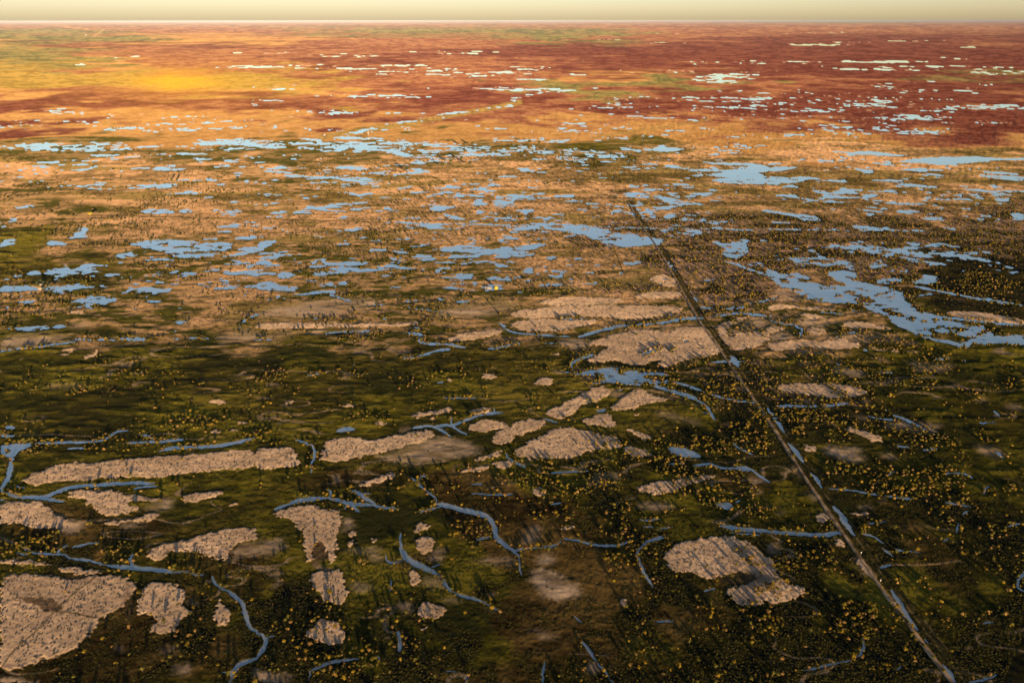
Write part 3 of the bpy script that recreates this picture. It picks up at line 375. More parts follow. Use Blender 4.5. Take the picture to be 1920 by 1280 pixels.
def C(r, g, b): return np.array([r, g, b], dtype=np.float32)
def mixc(a, b, t): return a + (b - a) * t[:, None]
PAL = {  # low, high albedo of each cover
 'R': (C(.058, .015, .010), C(.10, .034, .021)), 'r': (C(.115, .042, .022), C(.18, .085, .040)),
 'O': (C(.20, .110, .034), C(.27, .155, .052)), 'Y': (C(.13, .090, .018), C(.21, .145, .032)),
 'G': (C(.060, .060, .020), C(.13, .11, .035)), 'T': (C(.14, .090, .035), C(.37, .220, .100)),
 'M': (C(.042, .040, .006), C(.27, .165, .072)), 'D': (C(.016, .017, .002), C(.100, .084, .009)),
 'B': (C(.030, .023, .010), C(.24, .145, .082)), 'K': (C(.004, .005, .0012), C(.017, .015, .0025)),  # K: dark scrub, set near black to paint the lower right darkening too
}
def survey(x, y, colour=True):
    """every field of the plain at world points (x, y)"""
    x = x.astype(np.float64); y = y.astype(np.float64)
    d = np.hypot(np.hypot(x, y), CAMH)
    f = {}
    # organic wobble of the traced outlines
    px_ = d / F
    wx = ((anoise(x, y, d, .008, 11) - .5) * 6.0 + (anoise(x, y, d, .0028, 13, sig=.5) - .5) * 6.0) * px_
    wy = ((anoise(x, y, d, .008, 12) - .5) * 5.0 + (anoise(x, y, d, .0028, 14, sig=.5) - .5) * 5.0) * px_
    u, v = project(x + wx, y + wy)
    u0, v0 = project(x, y)
    behind = y * cP + CAMH * sP < 20
    u = np.where(behind, -9999, u); v = np.where(behind, 1285, v); u0 = np.where(behind, -9999, u0); v0 = np.where(behind, 1285, v0)
    near_ = sst(560, 700, v0)
    uw = u + (u0 - u) * .62 * near_; vw = v + (v0 - v) * .62 * near_
    wat = samp(R_water, uw, vw)
    wat = wat + (wat > .02) * (wat < .98) * (anoise(x, y, d, .009, 15) - .54) * .40
    wat = wat - .75 * sst(.70, .78, anoise(x, y, d, .0065, 16, sig=.7, sx=1.8)) * (v0 > 330) * (v0 < 790)
    bank = samp(R_bank, u, v)
    sand = samp(R_sand, u, v); silt = samp(R_silt, u, v)
    sand = np.clip(sand + (anoise(x, y, d, .0045, 17, sig=.8, sx=1.5) - .5) * 3.2 * sand * (1 - sand), 0, 1)
    corr = samp(R_corr, u0, v0)
    pools = np.maximum(ellfield(POOLS, u, v), samp(R_fc, u, v))
    farm = (v0 < 300)
    n1 = np.where(farm, np.where(v0 < 170, anoise(x, y, d, .006, 24, sig=.8, sx=2.3), anoise(x, y, d, .0045, 21, sig=.7, sx=2.2)), anoise(x, y, d, .0075, 23, sig=.75, sx=1.7)) * .60 + anoise(x, y, d, .026, 22, sig=.8, sx=2.0) * .40
    n1 = .5 + (n1 - .5) * 1.5
    pn = n1 + (pools - 1.0) * .42
    pw = .5 + (pn - np.where(v0 < 240, .67, .60)) * 5
    pw = np.where(pools > .2, pw, 0)
    wf = np.maximum(wat, np.clip(pw, 0, 1) * (1 - corr))
    wf = np.where(corr > .5, np.minimum(wf, wat), wf)
    pn_ = np.where(pools > .2, pn, 0)
    f.update(water=wf, bank=bank, sand=sand, silt=silt, corr=corr, d=d, u=u, v=v)
    # cover weights, broken up by noise
    un = u0 + (anoise(x, y, d, .05, 31) - .5) * 260; vn = v0 + (anoise(x, y, d, .07, 32) - .5) * np.clip((v0 - 38) * .25, 2, 60)
    W = {}
    tot = 0
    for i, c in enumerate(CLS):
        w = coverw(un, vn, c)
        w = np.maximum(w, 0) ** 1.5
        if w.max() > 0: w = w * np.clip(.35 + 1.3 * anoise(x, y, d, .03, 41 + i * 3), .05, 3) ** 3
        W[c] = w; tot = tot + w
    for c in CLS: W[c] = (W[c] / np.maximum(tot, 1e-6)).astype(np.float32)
    f['W'] = W
    hum = anoise(x, y, d, .009, 61, sig=.7, sx=2.6)          # low ridges, mostly across the view
    fine = anoise(x, y, d, .0035, 62, sig=.5)
    mid = anoise(x, y, d, .022, 63, sx=2.0)
    f['hum'] = hum
    scrub = ellfield(SCRUB, u, v)
    f['scrub'] = scrub
    # heights
    sm = sst(.3, .7, sand)
    land = .28 + sm * (.36 + .15 * (fine - .5)) + (hum - .5) * np.clip(d * .0011, .3, 2.0) * np.clip((d - 550) / 350, .28, 1) * (W['D'] * 1.25 + W['K'] + W['M'] * .9 + .28) * (1 - .8 * sm) + (fine - .5) * .35 * np.clip(d / 900, .5, 3) * (1 - .7 * silt) * (1 - .88 * sm)
    land = land + corr * .35 * np.where(samp(R_corr, u0 - 3, v0) < .5, 1, -.2)
    land = np.maximum(land, .06) + np.clip((d - 12000) * 1.2e-4, 0, 45)
    z = np.where(wf < .5, np.clip((.5 - wf) * 2.6, 0, 1) * land + (.5 - wf) * .1, -(wf - .5) * 1.2)
    z = z + 404.0 * np.clip((d - 150000) / 230000, 0, 1) ** 2      # the plain climbs very gently to the far horizon
    f['z'] = z.astype(np.float32)
    if not colour: return f
    col = np.zeros((len(x), 3), dtype=np.float32)
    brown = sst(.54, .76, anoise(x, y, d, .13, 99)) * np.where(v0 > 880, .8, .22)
    for i, c in enumerate(CLS):
        n = anoise(x, y, d, .006, 81 + i, sig=.9, sx=1.6)
        n = sst(.25, .75, n) if c not in 'MB' else sst(.40, .62, n * .35 + mid * .25 + anoise(x, y, d, .008, 302, sig=.7, sx=4.0) * .4)
        if c == 'D': n = sst(.22, .85, hum * .25 + n * .20 + anoise(x, y, d, .07, 98, sx=1.6) * .55)
        if c == 'M': n = n * np.where(v0 < 310, .45, .85)
        if c == 'T':
            st_ = anoise(x, y, d, .020, 92, sig=.9, sx=3.4)
            fs_ = anoise(x, y, d, .006, 94, sig=.7, sx=4.5)
            n = sst(.26, .62, anoise(x, y, d, .004, 91, sig=.6) * .3 + mid * .2 + st_ * .15 + np.where(v0 > 400, fs_, mid) * .35)
            olive = sst(.50, .66, st_ * .6 + anoise(x, y, d, .05, 93, sx=2.0) * .4) * (v0 > 262) * .72
        lo, hi = PAL[c]
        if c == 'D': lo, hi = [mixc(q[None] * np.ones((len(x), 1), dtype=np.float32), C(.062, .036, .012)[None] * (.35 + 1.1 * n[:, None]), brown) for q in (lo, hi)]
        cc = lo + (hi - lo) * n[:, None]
        if c == 'T': cc = mixc(cc, C(.072, .060, .010)[None] * (.5 + n[:, None]), olive)
        col += cc * W[c][:, None]
    # dark pools' margins and specific patches
    # salt and pale mud peppered around the far pools
    salt = sst(.50, .66, anoise(x, y, d, .0032, 301, sig=.6, sx=1.8)) * sst(.50, .64, pn_) * (v0 < 262) * .75
    col = mixc(col, C(.27, .19, .13)[None], salt)
    g = samp(R_green, u, v) * .85
    col = mixc(col, C(.17, .12, .035)[None] * (.6 + .8 * fine[:, None]), g)
    # thin pale levees and dark runnels winding through the meadow
    rg = np.abs(anoise(x, y, d, .045, 311, sig=.8, sx=2.6) - .5); rk = np.abs(anoise(x, y, d, .035, 312, sig=.8, sx=2.4) - .5)
    zone = sst(560, 680, v0)
    pale = 1 - sst(.010, .034, rg)
    dark_ = 1 - sst(.008, .028, rk)
    pg = sst(.48, .60, anoise(x, y, d, .12, 313)) * zone * .8
    col = mixc(col, C(.20, .14, .075)[None], pale * pg)
    col = mixc(col, C(.013, .013, .004)[None], dark_ * zone * .75)
    silt_c = C(.24, .175, .105)[None] * (.75 + .5 * mid[:, None])
    streak = sst(.25, .75, anoise(x, y, d, .012, 95, sx=2.2))
    k = np.clip(silt * 1.1, 0, 1) * (.45 + .55 * streak) * np.where(v0 > 430, 1, .5)
    col = mixc(col, silt_c, k)
    wetb = np.clip(bank * 1.2 - .1, 0, 1) * (1 - sm) * np.where(v0 > 560, .6, .25)
    col = mixc(col, C(.030, .026, .008)[None], wetb)
    ring = samp(R_ring, u, v) * (1 - sm) * sst(.30, .50, anoise(x, y, d, .03, 96)) * np.where(v0 > 640, .85, .35) * (1 - .7 * silt)
    col = mixc(col, C(.016, .016, .004)[None], np.clip(ring, 0, 1))
    f['ring'] = ring
    sp = sst(.15, .42, anoise(x, y, d, .0035, 97, sig=.5))
    sc = mixc(C(.32, .22, .125)[None] * np.ones((len(x), 1), dtype=np.float32), C(.40, .275, .155)[None] * (.8 + .4 * mid[:, None]), sp)
    col = mixc(col, sc, sm * np.where(v0 > 470, 1, .6))
    # dark stain in the near left sandbank
    st = np.maximum(ellfield([(590, 1040, 12, 20, .9), (1395, 1085, 45, 14, .9), (240, 1130, 12, 30, .6)], u, v), samp(R_stain, u, v))
    col = mixc(col, C(.070, .044, .022)[None] * (.6 + .8 * fine[:, None]), np.clip(st, 0, 1) * .88)
    col = mixc(col, C(.060, .042, .016)[None] * (.3 + 1.6 * streak[:, None]), sst(.3, .7, corr) * .75)
    col = mixc(col, C(.016, .016, .005)[None], np.clip(samp(R_ditch, u0, v0), 0, 1) * .9)
    col = mixc(col, C(.03, .028, .01)[None], np.clip(samp(R_dark, u0, v0), 0, 1) * .8)
    col = mixc(col, C(.36, .22, .10)[None], np.clip(samp(R_tan, u0, v0), 0, 1) * .6)
    glow_core = np.exp(-(((u0 - 335) / 75) ** 2 + ((v0 - 152) / 19) ** 2)); glow_halo = np.exp(-(((u0 - 330) / 260) ** 2 + ((v0 - 155) / 50) ** 2))
    gold = (.98 * glow_core + .26 * glow_halo) * (.5 + .5 * hum)  # antisolar glow painted into the ground colour, bright core and wide halo
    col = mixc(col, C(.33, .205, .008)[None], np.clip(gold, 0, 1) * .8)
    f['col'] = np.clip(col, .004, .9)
    return f

# ----------------------------------------------------------------- scene helpers
def mesh_from(name, V, Fq=None, Ft=None, colours=None, smooth=True):
    me = bpy.data.meshes.new(name)
    nq = 0 if Fq is None else len(Fq); nt = 0 if Ft is None else len(Ft)
    loops = []
    if nq: loops.append(np.asarray(Fq).ravel())
    if nt: loops.append(np.asarray(Ft).ravel())
    L = np.concatenate(loops).astype(np.int32)
    me.vertices.add(len(V)); me.vertices.foreach_set('co', np.asarray(V, dtype=np.float32).ravel())
    me.loops.add(len(L)); me.loops.foreach_set('vertex_index', L)
    me.polygons.add(nq + nt)
    ls = np.concatenate([np.arange(nq) * 4, nq * 4 + np.arange(nt) * 3]).astype(np.int32)
    me.polygons.foreach_set('loop_start', ls)
    me.polygons.foreach_set('use_smooth', np.full(nq + nt, smooth))
    if colours is not None:
        a = me.color_attributes.new('cover', 'FLOAT_COLOR', 'POINT')
        c4 = np.ones((len(V), 4), dtype=np.float32); c4[:, :3] = colours
        a.data.foreach_set('color', c4.ravel())
    me.update(calc_edges=True)
    return me
def link(name, me, mat=None, parent=None, **props):
    o = bpy.data.objects.new(name, me); SC.collection.objects.link(o)
    if mat: me.materials.append(mat)
    if parent: o.parent = parent
    for k, v in props.items(): o[k] = v
    return o
def new_mat(name):
    m = bpy.data.materials.new(name); m.use_nodes = True
    nt = m.node_tree; b = nt.nodes['Principled BSDF']
    b.inputs['Roughness'].default_value = .9
    b.inputs['Specular IOR Level'].default_value = .1
    return m, nt, b
def plain(name, col, rough=.85, var=.25, scale=2.0, spec=.1):
    m, nt, b = new_mat(name)
    b.inputs['Roughness'].default_value = rough; b.inputs['Specular IOR Level'].default_value = spec
    tc = nt.nodes.new('ShaderNodeTexCoord'); n = nt.nodes.new('ShaderNodeTexNoise'); n.inputs['Scale'].default_value = scale
    r = nt.nodes.new('ShaderNodeMixRGB')
    r.inputs[1].default_value = (*[c * (1 - var) for c in col], 1); r.inputs[2].default_value = (*[min(c * (1 + var), 1) for c in col], 1)
    nt.links.new(tc.outputs['Object'], n.inputs['Vector']); nt.links.new(n.outputs[0], r.inputs[0]); nt.links.new(r.outputs[0], b.inputs['Base Color'])
    return m

# ----------------------------------------------------------------- ground
def ground_mat():
    m, nt, b = new_mat('ground_cover')
    at = nt.nodes.new('ShaderNodeAttribute'); at.attribute_name = 'cover'
    geo = nt.nodes.new('ShaderNodeNewGeometry')
    prev = at.outputs['Color']
    for sc, lo, hi in ((.9, .80, 1.20), (.23, .84, 1.16), (.05, .88, 1.12)):
        n = nt.nodes.new('ShaderNodeTexNoise'); n.inputs['Scale'].default_value = sc; n.inputs['Detail'].default_value = 3
        nt.links.new(geo.outputs['Position'], n.inputs['Vector'])
        mr = nt.nodes.new('ShaderNodeMapRange'); mr.inputs[1].default_value = .3; mr.inputs[2].default_value = .7; mr.inputs[3].default_value = lo; mr.inputs[4].default_value = hi
        nt.links.new(n.outputs[0], mr.inputs[0])
        mx = nt.nodes.new('ShaderNodeVectorMath'); mx.operation = 'SCALE'
        nt.links.new(prev, mx.inputs[0]); nt.links.new(mr.outputs[0], mx.inputs['Scale']); prev = mx.outputs[0]
    nt.links.new(prev, b.inputs['Base Color'])
    b.inputs['Roughness'].default_value = 1.0; b.inputs['Specular IOR Level'].default_value = .0
    b.inputs['Diffuse Roughness'].default_value = 1.0
    return m
def build_ground():
    # rings: even steps of view depression inside the frame, then out to the horizon and in to below the aircraft
    vs = np.concatenate([38.6 + np.geomspace(1.3, 8, 30), np.arange(47.5, 1300, 1.45)])
    gy = np.array([ground(960.0, v)[1] for v in vs])
    gy = gy[gy > 0]
    inner = np.geomspace(gy.min() * .96, 20, 24)
    rad = np.concatenate([gy, inner])
    a1 = np.radians(43); step = 0.058
    az = np.concatenate([np.radians(np.linspace(-180, -54, 52)), np.radians(np.arange(-52, 52.001, step)), np.radians(np.linspace(54, 180, 52))])
    A, Rr = np.meshgrid(az, rad)
    x = (Rr * np.sin(A)).ravel(); y = (Rr * np.cos(A)).ravel()
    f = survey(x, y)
    V = np.stack([x, y, f['z']], 1)
    nr, na = len(rad), len(az)
    idx = np.arange(nr * na).reshape(nr, na)
    q = np.stack([idx[:-1, :-1], idx[1:, :-1], idx[1:, 1:], idx[:-1, 1:]], -1).reshape(-1, 4)
    V = np.vstack([V, [[0, 0, .3]]]).astype(np.float32)
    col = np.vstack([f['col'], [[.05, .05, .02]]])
    last = idx[-1]; t = np.stack([last[:-1], np.full(na - 1, len(V) - 1), last[1:]], 1)
    me = mesh_from('ground', V, q, t, col)
    link('ground', me, ground_mat(), kind='structure')
build_ground()

# ----------------------------------------------------------------- water: one level sheet under the whole plain, seen wherever the ground dips below it
def water_mat():
    m = bpy.data.materials.new('marsh_water'); m.use_nodes = True; nt = m.node_tree; nt.nodes.clear()
    out = nt.nodes.new('ShaderNodeOutputMaterial'); mix = nt.nodes.new('ShaderNodeMixShader')
    df = nt.nodes.new('ShaderNodeBsdfDiffuse'); gl = nt.nodes.new('ShaderNodeBsdfGlossy'); gl.inputs['Color'].default_value = (1, 1, .77, 1)
    geo = nt.nodes.new('ShaderNodeNewGeometry')
    n = nt.nodes.new('ShaderNodeTexNoise'); n.inputs['Scale'].default_value = .35; n.inputs['Detail'].default_value = 3
    nt.links.new(geo.outputs['Position'], n.inputs['Vector'])
    bp = nt.nodes.new('ShaderNodeBump'); bp.inputs['Strength'].default_value = .10; bp.inputs['Distance'].default_value = .12
    nt.links.new(n.outputs[0], bp.inputs['Height']); nt.links.new(bp.outputs[0], gl.inputs['Normal'])
    # silt clouds and wind streaks
    mp = nt.nodes.new('ShaderNodeMapping'); mp.inputs['Scale'].default_value = (.6, 1.6, 1); mp.inputs['Rotation'].default_value = (0, 0, .35)
    nt.links.new(geo.outputs['Position'], mp.inputs['Vector'])
    n2 = nt.nodes.new('ShaderNodeTexNoise'); n2.inputs['Scale'].default_value = .018; n2.inputs['Detail'].default_value = 6; n2.inputs['Distortion'].default_value = .8
    nt.links.new(mp.outputs[0], n2.inputs['Vector'])
    r = nt.nodes.new('ShaderNodeValToRGB'); e = r.color_ramp.elements; e[0].position = .36; e[0].color = (.13, .16, .15, 1); e[1].position = .66; e[1].color = (.25, .24, .19, 1)
    nt.links.new(n2.outputs[0], r.inputs[0]); nt.links.new(r.outputs[0], df.inputs['Color'])
    mr = nt.nodes.new('ShaderNodeMapRange'); mr.inputs[1].default_value = .35; mr.inputs[2].default_value = .65; mr.inputs[3].default_value = .02; mr.inputs[4].default_value = .10
    nt.links.new(n2.outputs[0], mr.inputs[0]); nt.links.new(mr.outputs[0], gl.inputs['Roughness'])
    lw = nt.nodes.new('ShaderNodeLayerWeight'); lw.inputs['Blend'].default_value = .5
    pw = nt.nodes.new('ShaderNodeMath'); pw.operation = 'POWER'; pw.inputs[1].default_value = 1.7
    ma = nt.nodes.new('ShaderNodeMath'); ma.operation = 'MULTIPLY_ADD'; ma.inputs[1].default_value = .90; ma.inputs[2].default_value = .08
    nt.links.new(lw.outputs['Facing'], pw.inputs[0]); nt.links.new(pw.outputs[0], ma.inputs[0]); nt.links.new(ma.outputs[0], mix.inputs[0])
    nt.links.new(df.outputs[0], mix.inputs[1]); nt.links.new(gl.outputs[0], mix.inputs[2]); nt.links.new(mix.outputs[0], out.inputs['Surface'])
    return m
def build_water():
    a = np.linspace(0, 2 * math.pi, 181)[:-1]
    rr = np.geomspace(30, 3.9e5, 26)
    V = [[0, 0, 0]]; 
    for r in rr: V += [[r * math.sin(k), r * math.cos(k), 0] for k in a]
    n = len(a); q = []; t = [[0, 1 + (i + 1) % n, 1 + i] for i in range(n)]
    for j in range(len(rr) - 1):
        for i in range(n):
            k = (i + 1) % n; b0 = 1 + j * n; b1 = b0 + n
            q.append([b0 + i, b0 + k, b1 + k, b1 + i])
    me = mesh_from('water', np.array(V, dtype=np.float32), np.array(q), np.array(t))
    link('water', me, water_mat(), kind='structure')
build_water()

# ----------------------------------------------------------------- scrub
def ico(sub=0):
    bm = bmesh.new(); bmesh.ops.create_icosphere(bm, subdivisions=sub + 1, radius=1.0)
    V = np.array([v.co[:] for v in bm.verts]); Fc = np.array([[v.index for v in f.verts] for f in bm.faces]); bm.free()
    return V, Fc
rng = np.random.default_rng(7)
def crown_template(kind, seed):
    """leafy crown: unit diameter, base at z=0"""
    r = np.random.default_rng(seed)
    if kind == 'near':
        Vs, Fs = [], []; off = 0
        V0, F0 = ico(0)
        for k in range(6):
            a = r.uniform(0, 6.28); q = r.uniform(0, .26) if k else 0
            c = np.array([q * math.cos(a), q * math.sin(a), r.uniform(.34, .62)]); s = r.uniform(.19, .30)
            V = V0 * (s * (1 + r.uniform(-.28, .28, (len(V0), 1)))) * np.array([1, 1, .85]) + c
            Vs.append(V); Fs.append(F0 + off); off += len(V)
        for k in range(46):                                      # loose leaf sprays round the lobes
            t = r.normal(size=3); t /= np.linalg.norm(t); t[2] = abs(t[2]) * .9 + .05
            c = np.array([0, 0, .42]) + t * np.array([.46, .46, .40]) * r.uniform(.70, .98)
            w = r.normal(size=(3, 3)) * .065
            Vs.append(c + w); Fs.append(np.array([[off, off + 1, off + 2]])); off += 3
        V = np.vstack(Vs); Fc = np.vstack(Fs); V[:, 2] = np.maximum(V[:, 2], .02)
        return V, Fc
    if kind == 'mid':
        V0, F0 = ico(0)
        V = V0 * (.46 * (1 + r.uniform(-.3, .3, (len(V0), 1)))); V[:, 2] = V[:, 2] * .85 + .36
        return np.maximum(V, [-9, -9, -.02]), F0
    a = np.arange(5) * 2 * math.pi / 5 + r.uniform(0, 1)
    ring = np.stack([.5 * np.cos(a), .5 * np.sin(a), np.full(5, .22)], 1) * (1 + r.uniform(-.3, .3, (5, 1)))
    base = ring * np.array([.7, .7, 0])
    V = np.vstack([base, ring, [[r.uniform(-.12, .12), r.uniform(-.12, .12), .75]]])
    Fc = []
    for i in range(5):
        j = (i + 1) % 5
        Fc += [[i, j, 5 + j], [i, 5 + j, 5 + i], [5 + i, 5 + j, 10]]
    return V, np.array(Fc)
def scatter_mesh(name, tmpl, P, S, H, cols, mat, nt=4, **props):
    Vs, Fs, Cs = [], [], []; off = 0
    which = rng.integers(0, nt, len(P)); rot = rng.uniform(0, 6.283, len(P))
    for t in range(nt):
        V0, F0 = crown_template(tmpl, 100 + t)
        m = which == t; n = m.sum()
        if n == 0: continue
        c, s = np.cos(rot[m])[:, None], np.sin(rot[m])[:, None]
        X = (V0[None, :, 0] * c - V0[None, :, 1] * s) * S[m][:, None] + P[m, 0][:, None]
        Y = (V0[None, :, 0] * s + V0[None, :, 1] * c) * S[m][:, None] + P[m, 1][:, None]
        Z = V0[None, :, 2] * H[m][:, None] + P[m, 2][:, None]
        Vs.append(np.stack([X, Y, Z], -1).reshape(-1, 3))
        Fs.append((F0[None] + (np.arange(n) * len(V0))[:, None, None] + off).reshape(-1, 3))
        Cs.append(np.repeat(cols[m], len(V0), axis=0) * rng.uniform(.8, 1.2, (n * len(V0), 1)))
        off += n * len(V0)
    me = mesh_from(name, np.vstack(Vs), None, np.vstack(Fs), np.vstack(Cs).astype(np.float32), smooth=False)
    return link(name, me, mat, **props)
def leaf_mat():
    m, nt, b = new_mat('scrub_leaves')
    at = nt.nodes.new('ShaderNodeAttribute'); at.attribute_name = 'cover'
    geo = nt.nodes.new('ShaderNodeNewGeometry'); n = nt.nodes.new('ShaderNodeTexNoise'); n.inputs['Scale'].default_value = 1.6
    nt.links.new(geo.outputs['Position'], n.inputs['Vector'])
    mr = nt.nodes.new('ShaderNodeMapRange'); mr.inputs[1].default_value = .3; mr.inputs[2].default_value = .7; mr.inputs[3].default_value = .65; mr.inputs[4].default_value = 1.35
    nt.links.new(n.outputs[0], mr.inputs[0])
    mx = nt.nodes.new('ShaderNodeVectorMath'); mx.operation = 'SCALE'
    nt.links.new(at.outputs['Color'], mx.inputs[0]); nt.links.new(mr.outputs[0], mx.inputs['Scale']); nt.links.new(mx.outputs[0], b.inputs['Base Color'])
    b.inputs['Specular IOR Level'].default_value = 0
    return m
LEAF = leaf_mat()
def cand(n, r0, r1, amax=46):
    r = np.sqrt(rng.uniform(r0 * r0, r1 * r1, n)); a = np.radians(rng.uniform(-amax, amax, n))
    return r * np.sin(a), r * np.cos(a)
def leafcols(n, gold=.38):
    g = rng.uniform(0, 1, n)[:, None]
    A = C(.125, .085, .010)[None]; B = C(.065, .058, .010)[None]; D = C(.15, .090, .028)[None]
    k = rng.uniform(0, 1, n)[:, None]
    c = np.where(k < gold, A, np.where(k < gold + .45, B, D)) * (.7 + .6 * g)
    return (c * .88).astype(np.float32)
def bushes(n, r0, r1, base, size, gate=.5):
    x, y = cand(n, r0, r1)
    f = survey(x, y, colour=False)
    W = f['W']
    clump = sst(.53, .61, anoise(x, y, f['d'], .07, 201) * .5 + anoise(x, y, f['d'], .025, 202) * .5) 
    p = W['B'] * .75 + W['K'] * .20 * clump + W['M'] * .5 * clump + W['T'] * (.08 + .3 * clump) + W['D'] * .07 * clump + W['G'] * .1
    p = p * (1 - .9 * sst(.3, .7, f['sand'])) * (1 - .92 * np.clip(f['silt'] * 1.4, 0, 1))
    p = np.maximum(p, f['scrub'] * .95 * (.04 + .96 * clump))
    bk = sst(.18, .5, f['bank']) * sst(.38, .52, anoise(x, y, f['d'], .03, 203)) * 1.5 * (f['v'] > 560)
    p = np.maximum(p, bk)
    p = p * base * (1 - .9 * f['corr'])
    ok = (rng.uniform(0, 1, n) < p) & (f['water'] < .42) & (f['v'] > 38)
    x, y, z = x[ok], y[ok], f['z'][ok]
    s = (size[0] + (size[1] - size[0]) * rng.uniform(0, 1, ok.sum()) ** 1.7) * np.where(rng.uniform(0, 1, ok.sum()) < .12, 1.35, 1)
    return x, y, z, s, f['bank'][ok]
x, y, z, s, bk = bushes(170000, 240, 1000, .62, (1.0, 3.2))
P = np.stack([x, y, z], 1); D = np.sqrt(x * x + y * y + CAMH ** 2)
app = s / D
u, v = project(x, y, z)
vis = (u > 6) & (u < 1914) & (v > 60) & (v < 1272)
# the 300 that show largest stand as trees of their own
order = np.argsort(-np.where(vis, app * rng.uniform(.86, 1.0, len(app)), 0))[:300]
tree_idx = order
rest = np.ones(len(x), bool); rest[tree_idx] = False
near = rest & (D < 640)
far_ = rest & ~near
cols = leafcols(len(x))
scrub_parts = []
SCRUB_PTS = dict(P=P, s=s, cols=cols)
scatter_mesh('scrub', 'near', P[near], s[near] * 1.1, s[near] * rng.uniform(.85, 1.15, near.sum()), cols[near], LEAF, kind='stuff', label='dense low golden-green scrub bushes scattered over the near dark marsh', category='scrub')
scatter_mesh('scrub', 'mid', P[far_], s[far_], s[far_] * rng.uniform(.85, 1.2, far_.sum()), cols[far_], LEAF, kind='stuff', label='scattered small golden scrub bushes in the marsh short of the lake', category='scrub')
x, y, z, s2, _ = bushes(200000, 1000, 2300, .6, (1.8, 3.4))
scatter_mesh('scrub', 'tuft', np.stack([x, y, z], 1), s2, s2 * 1.15, leafcols(len(x)) * .95, LEAF, kind='stuff', label='speckled far scrub bushes among the blue pools', category='scrub')
x, y, z, s3, _ = bushes(60000, 2300, 4200, .5, (3.5, 6.5))
scatter_mesh('scrub', 'tuft', np.stack([x, y, z], 1), s3, s3 * .7, leafcols(len(x)) * .8, LEAF, kind='stuff', label='belt of fine scrub around the white pools beyond the tan flats', category='scrub')
# saltbush tufts that pepper the sandbanks
def tufts(n, r0, r1, size, base):
    x, y = cand(n, r0, r1)
    f = survey(x, y, colour=False)
    sm = sst(.3, .7, f['sand']); W = f['W']; gate = sst(.42, .6, anoise(x, y, f['d'], .06, 211))
    p = sm * .34 + (1 - sm) * (W['T'] * .9 + W['B'] * .7 + W['M'] * .5 + W['D'] * .6 * gate + W['K'] * 1.0)
    p = p * (1 - .9 * np.clip(f['silt'] * 1.5, 0, 1)) * base
    ok = (rng.uniform(0, 1, n) < p) & (f['water'] < .45)
    return np.stack([x[ok], y[ok], f['z'][ok] - .03], 1), rng.uniform(*size, ok.sum()), sm[ok]
P, s, sm = tufts(230000, 240, 900, (.6, 1.5), .9)
c = np.where(sm[:, None] > .5, C(.10, .068, .026)[None], C(.042, .036, .007)[None]) * rng.uniform(.6, 1.5, (len(P), 1))
scatter_mesh('saltbush', 'tuft', P, s, s * .30, c, LEAF, kind='stuff', label='tiny saltbush tufts peppering the pale sandbanks', category='saltbush')
P, s, sm = tufts(120000, 900, 1700, (1.0, 2.0), .8)
c = np.where(sm[:, None] > .5, C(.12, .08, .03)[None], C(.070, .055, .012)[None]) * rng.uniform(.6, 1.5, (len(P), 1))
scatter_mesh('saltbush', 'tuft', P, s, s * .35, c, LEAF, kind='stuff', label='fine saltbush speckle over the tan flats beyond the meadow', category='saltbush')


# ----------------------------------------------------------------- single things
def zat(x, y):
    return float(survey(np.array([x]), np.array([y]), colour=False)['z'][0])
def at(u, v):
    x, y = ground(u, v); return x, y, max(zat(x, y), .02)
BARK = plain('bark', (.10, .07, .045))
def tree_mesh(name, seed, col, slim=1.0):
    """unit tree: crown of lobes and leaf sprays on a short forked trunk"""
    V, Fc = crown_template('near', seed)
    V = V.copy(); V[:, 2] = .16 + V[:, 2] * .92; V[:, :2] *= slim
    r = np.random.default_rng(seed + 5)
    tv, tf = [], []
    def limb(a, b, r0, r1):
        o = len(tv); a = np.array(a); b = np.array(b)
        for p, q in ((a, r0), (b, r1)):
            for k in range(6):
                t = k * math.pi / 3; tv.append([p[0] + q * math.cos(t), p[1] + q * math.sin(t), p[2]])
        for k in range(6):
            j = (k + 1) % 6; tf.append([o + k, o + j, o + 6 + j]); tf.append([o + k, o + 6 + j, o + 6 + k])
    limb((0, 0, -.05), (.01, 0, .26), .045, .032)
    for k in range(3):
        a = k * 2.1 + r.uniform(0, .8); limb((.01, 0, .22), (.2 * math.cos(a), .2 * math.sin(a), .5), .028, .010)
    n = len(V); nf = len(Fc)
    Va = np.vstack([V, tv]); Fa = np.vstack([Fc, np.array(tf) + n])
    cc = np.vstack([np.tile(col, (n, 1)) * r.uniform(.75, 1.25, (n, 1)), np.tile([.1, .07, .05], (len(tv), 1))])
    me = mesh_from(name, Va, None, Fa, cc.astype(np.float32), smooth=False)
    me.materials.append(LEAF); me.materials.append(BARK)
    mi = np.zeros(len(Fa), dtype=np.int32); mi[nf:] = 1; me.polygons.foreach_set('material_index', mi)
    return me
HUES = [('golden', (.125, .085, .008)), ('olive', (.065, .060, .010)), ('tawny', (.13, .078, .022))]
KIND = {h: [tree_mesh('tree', 300 + 10 * i + k, c, sl) for k, sl in ((0, 1.0), (1, .85), (2, 1.15))] for i, (h, c) in enumerate(HUES)}
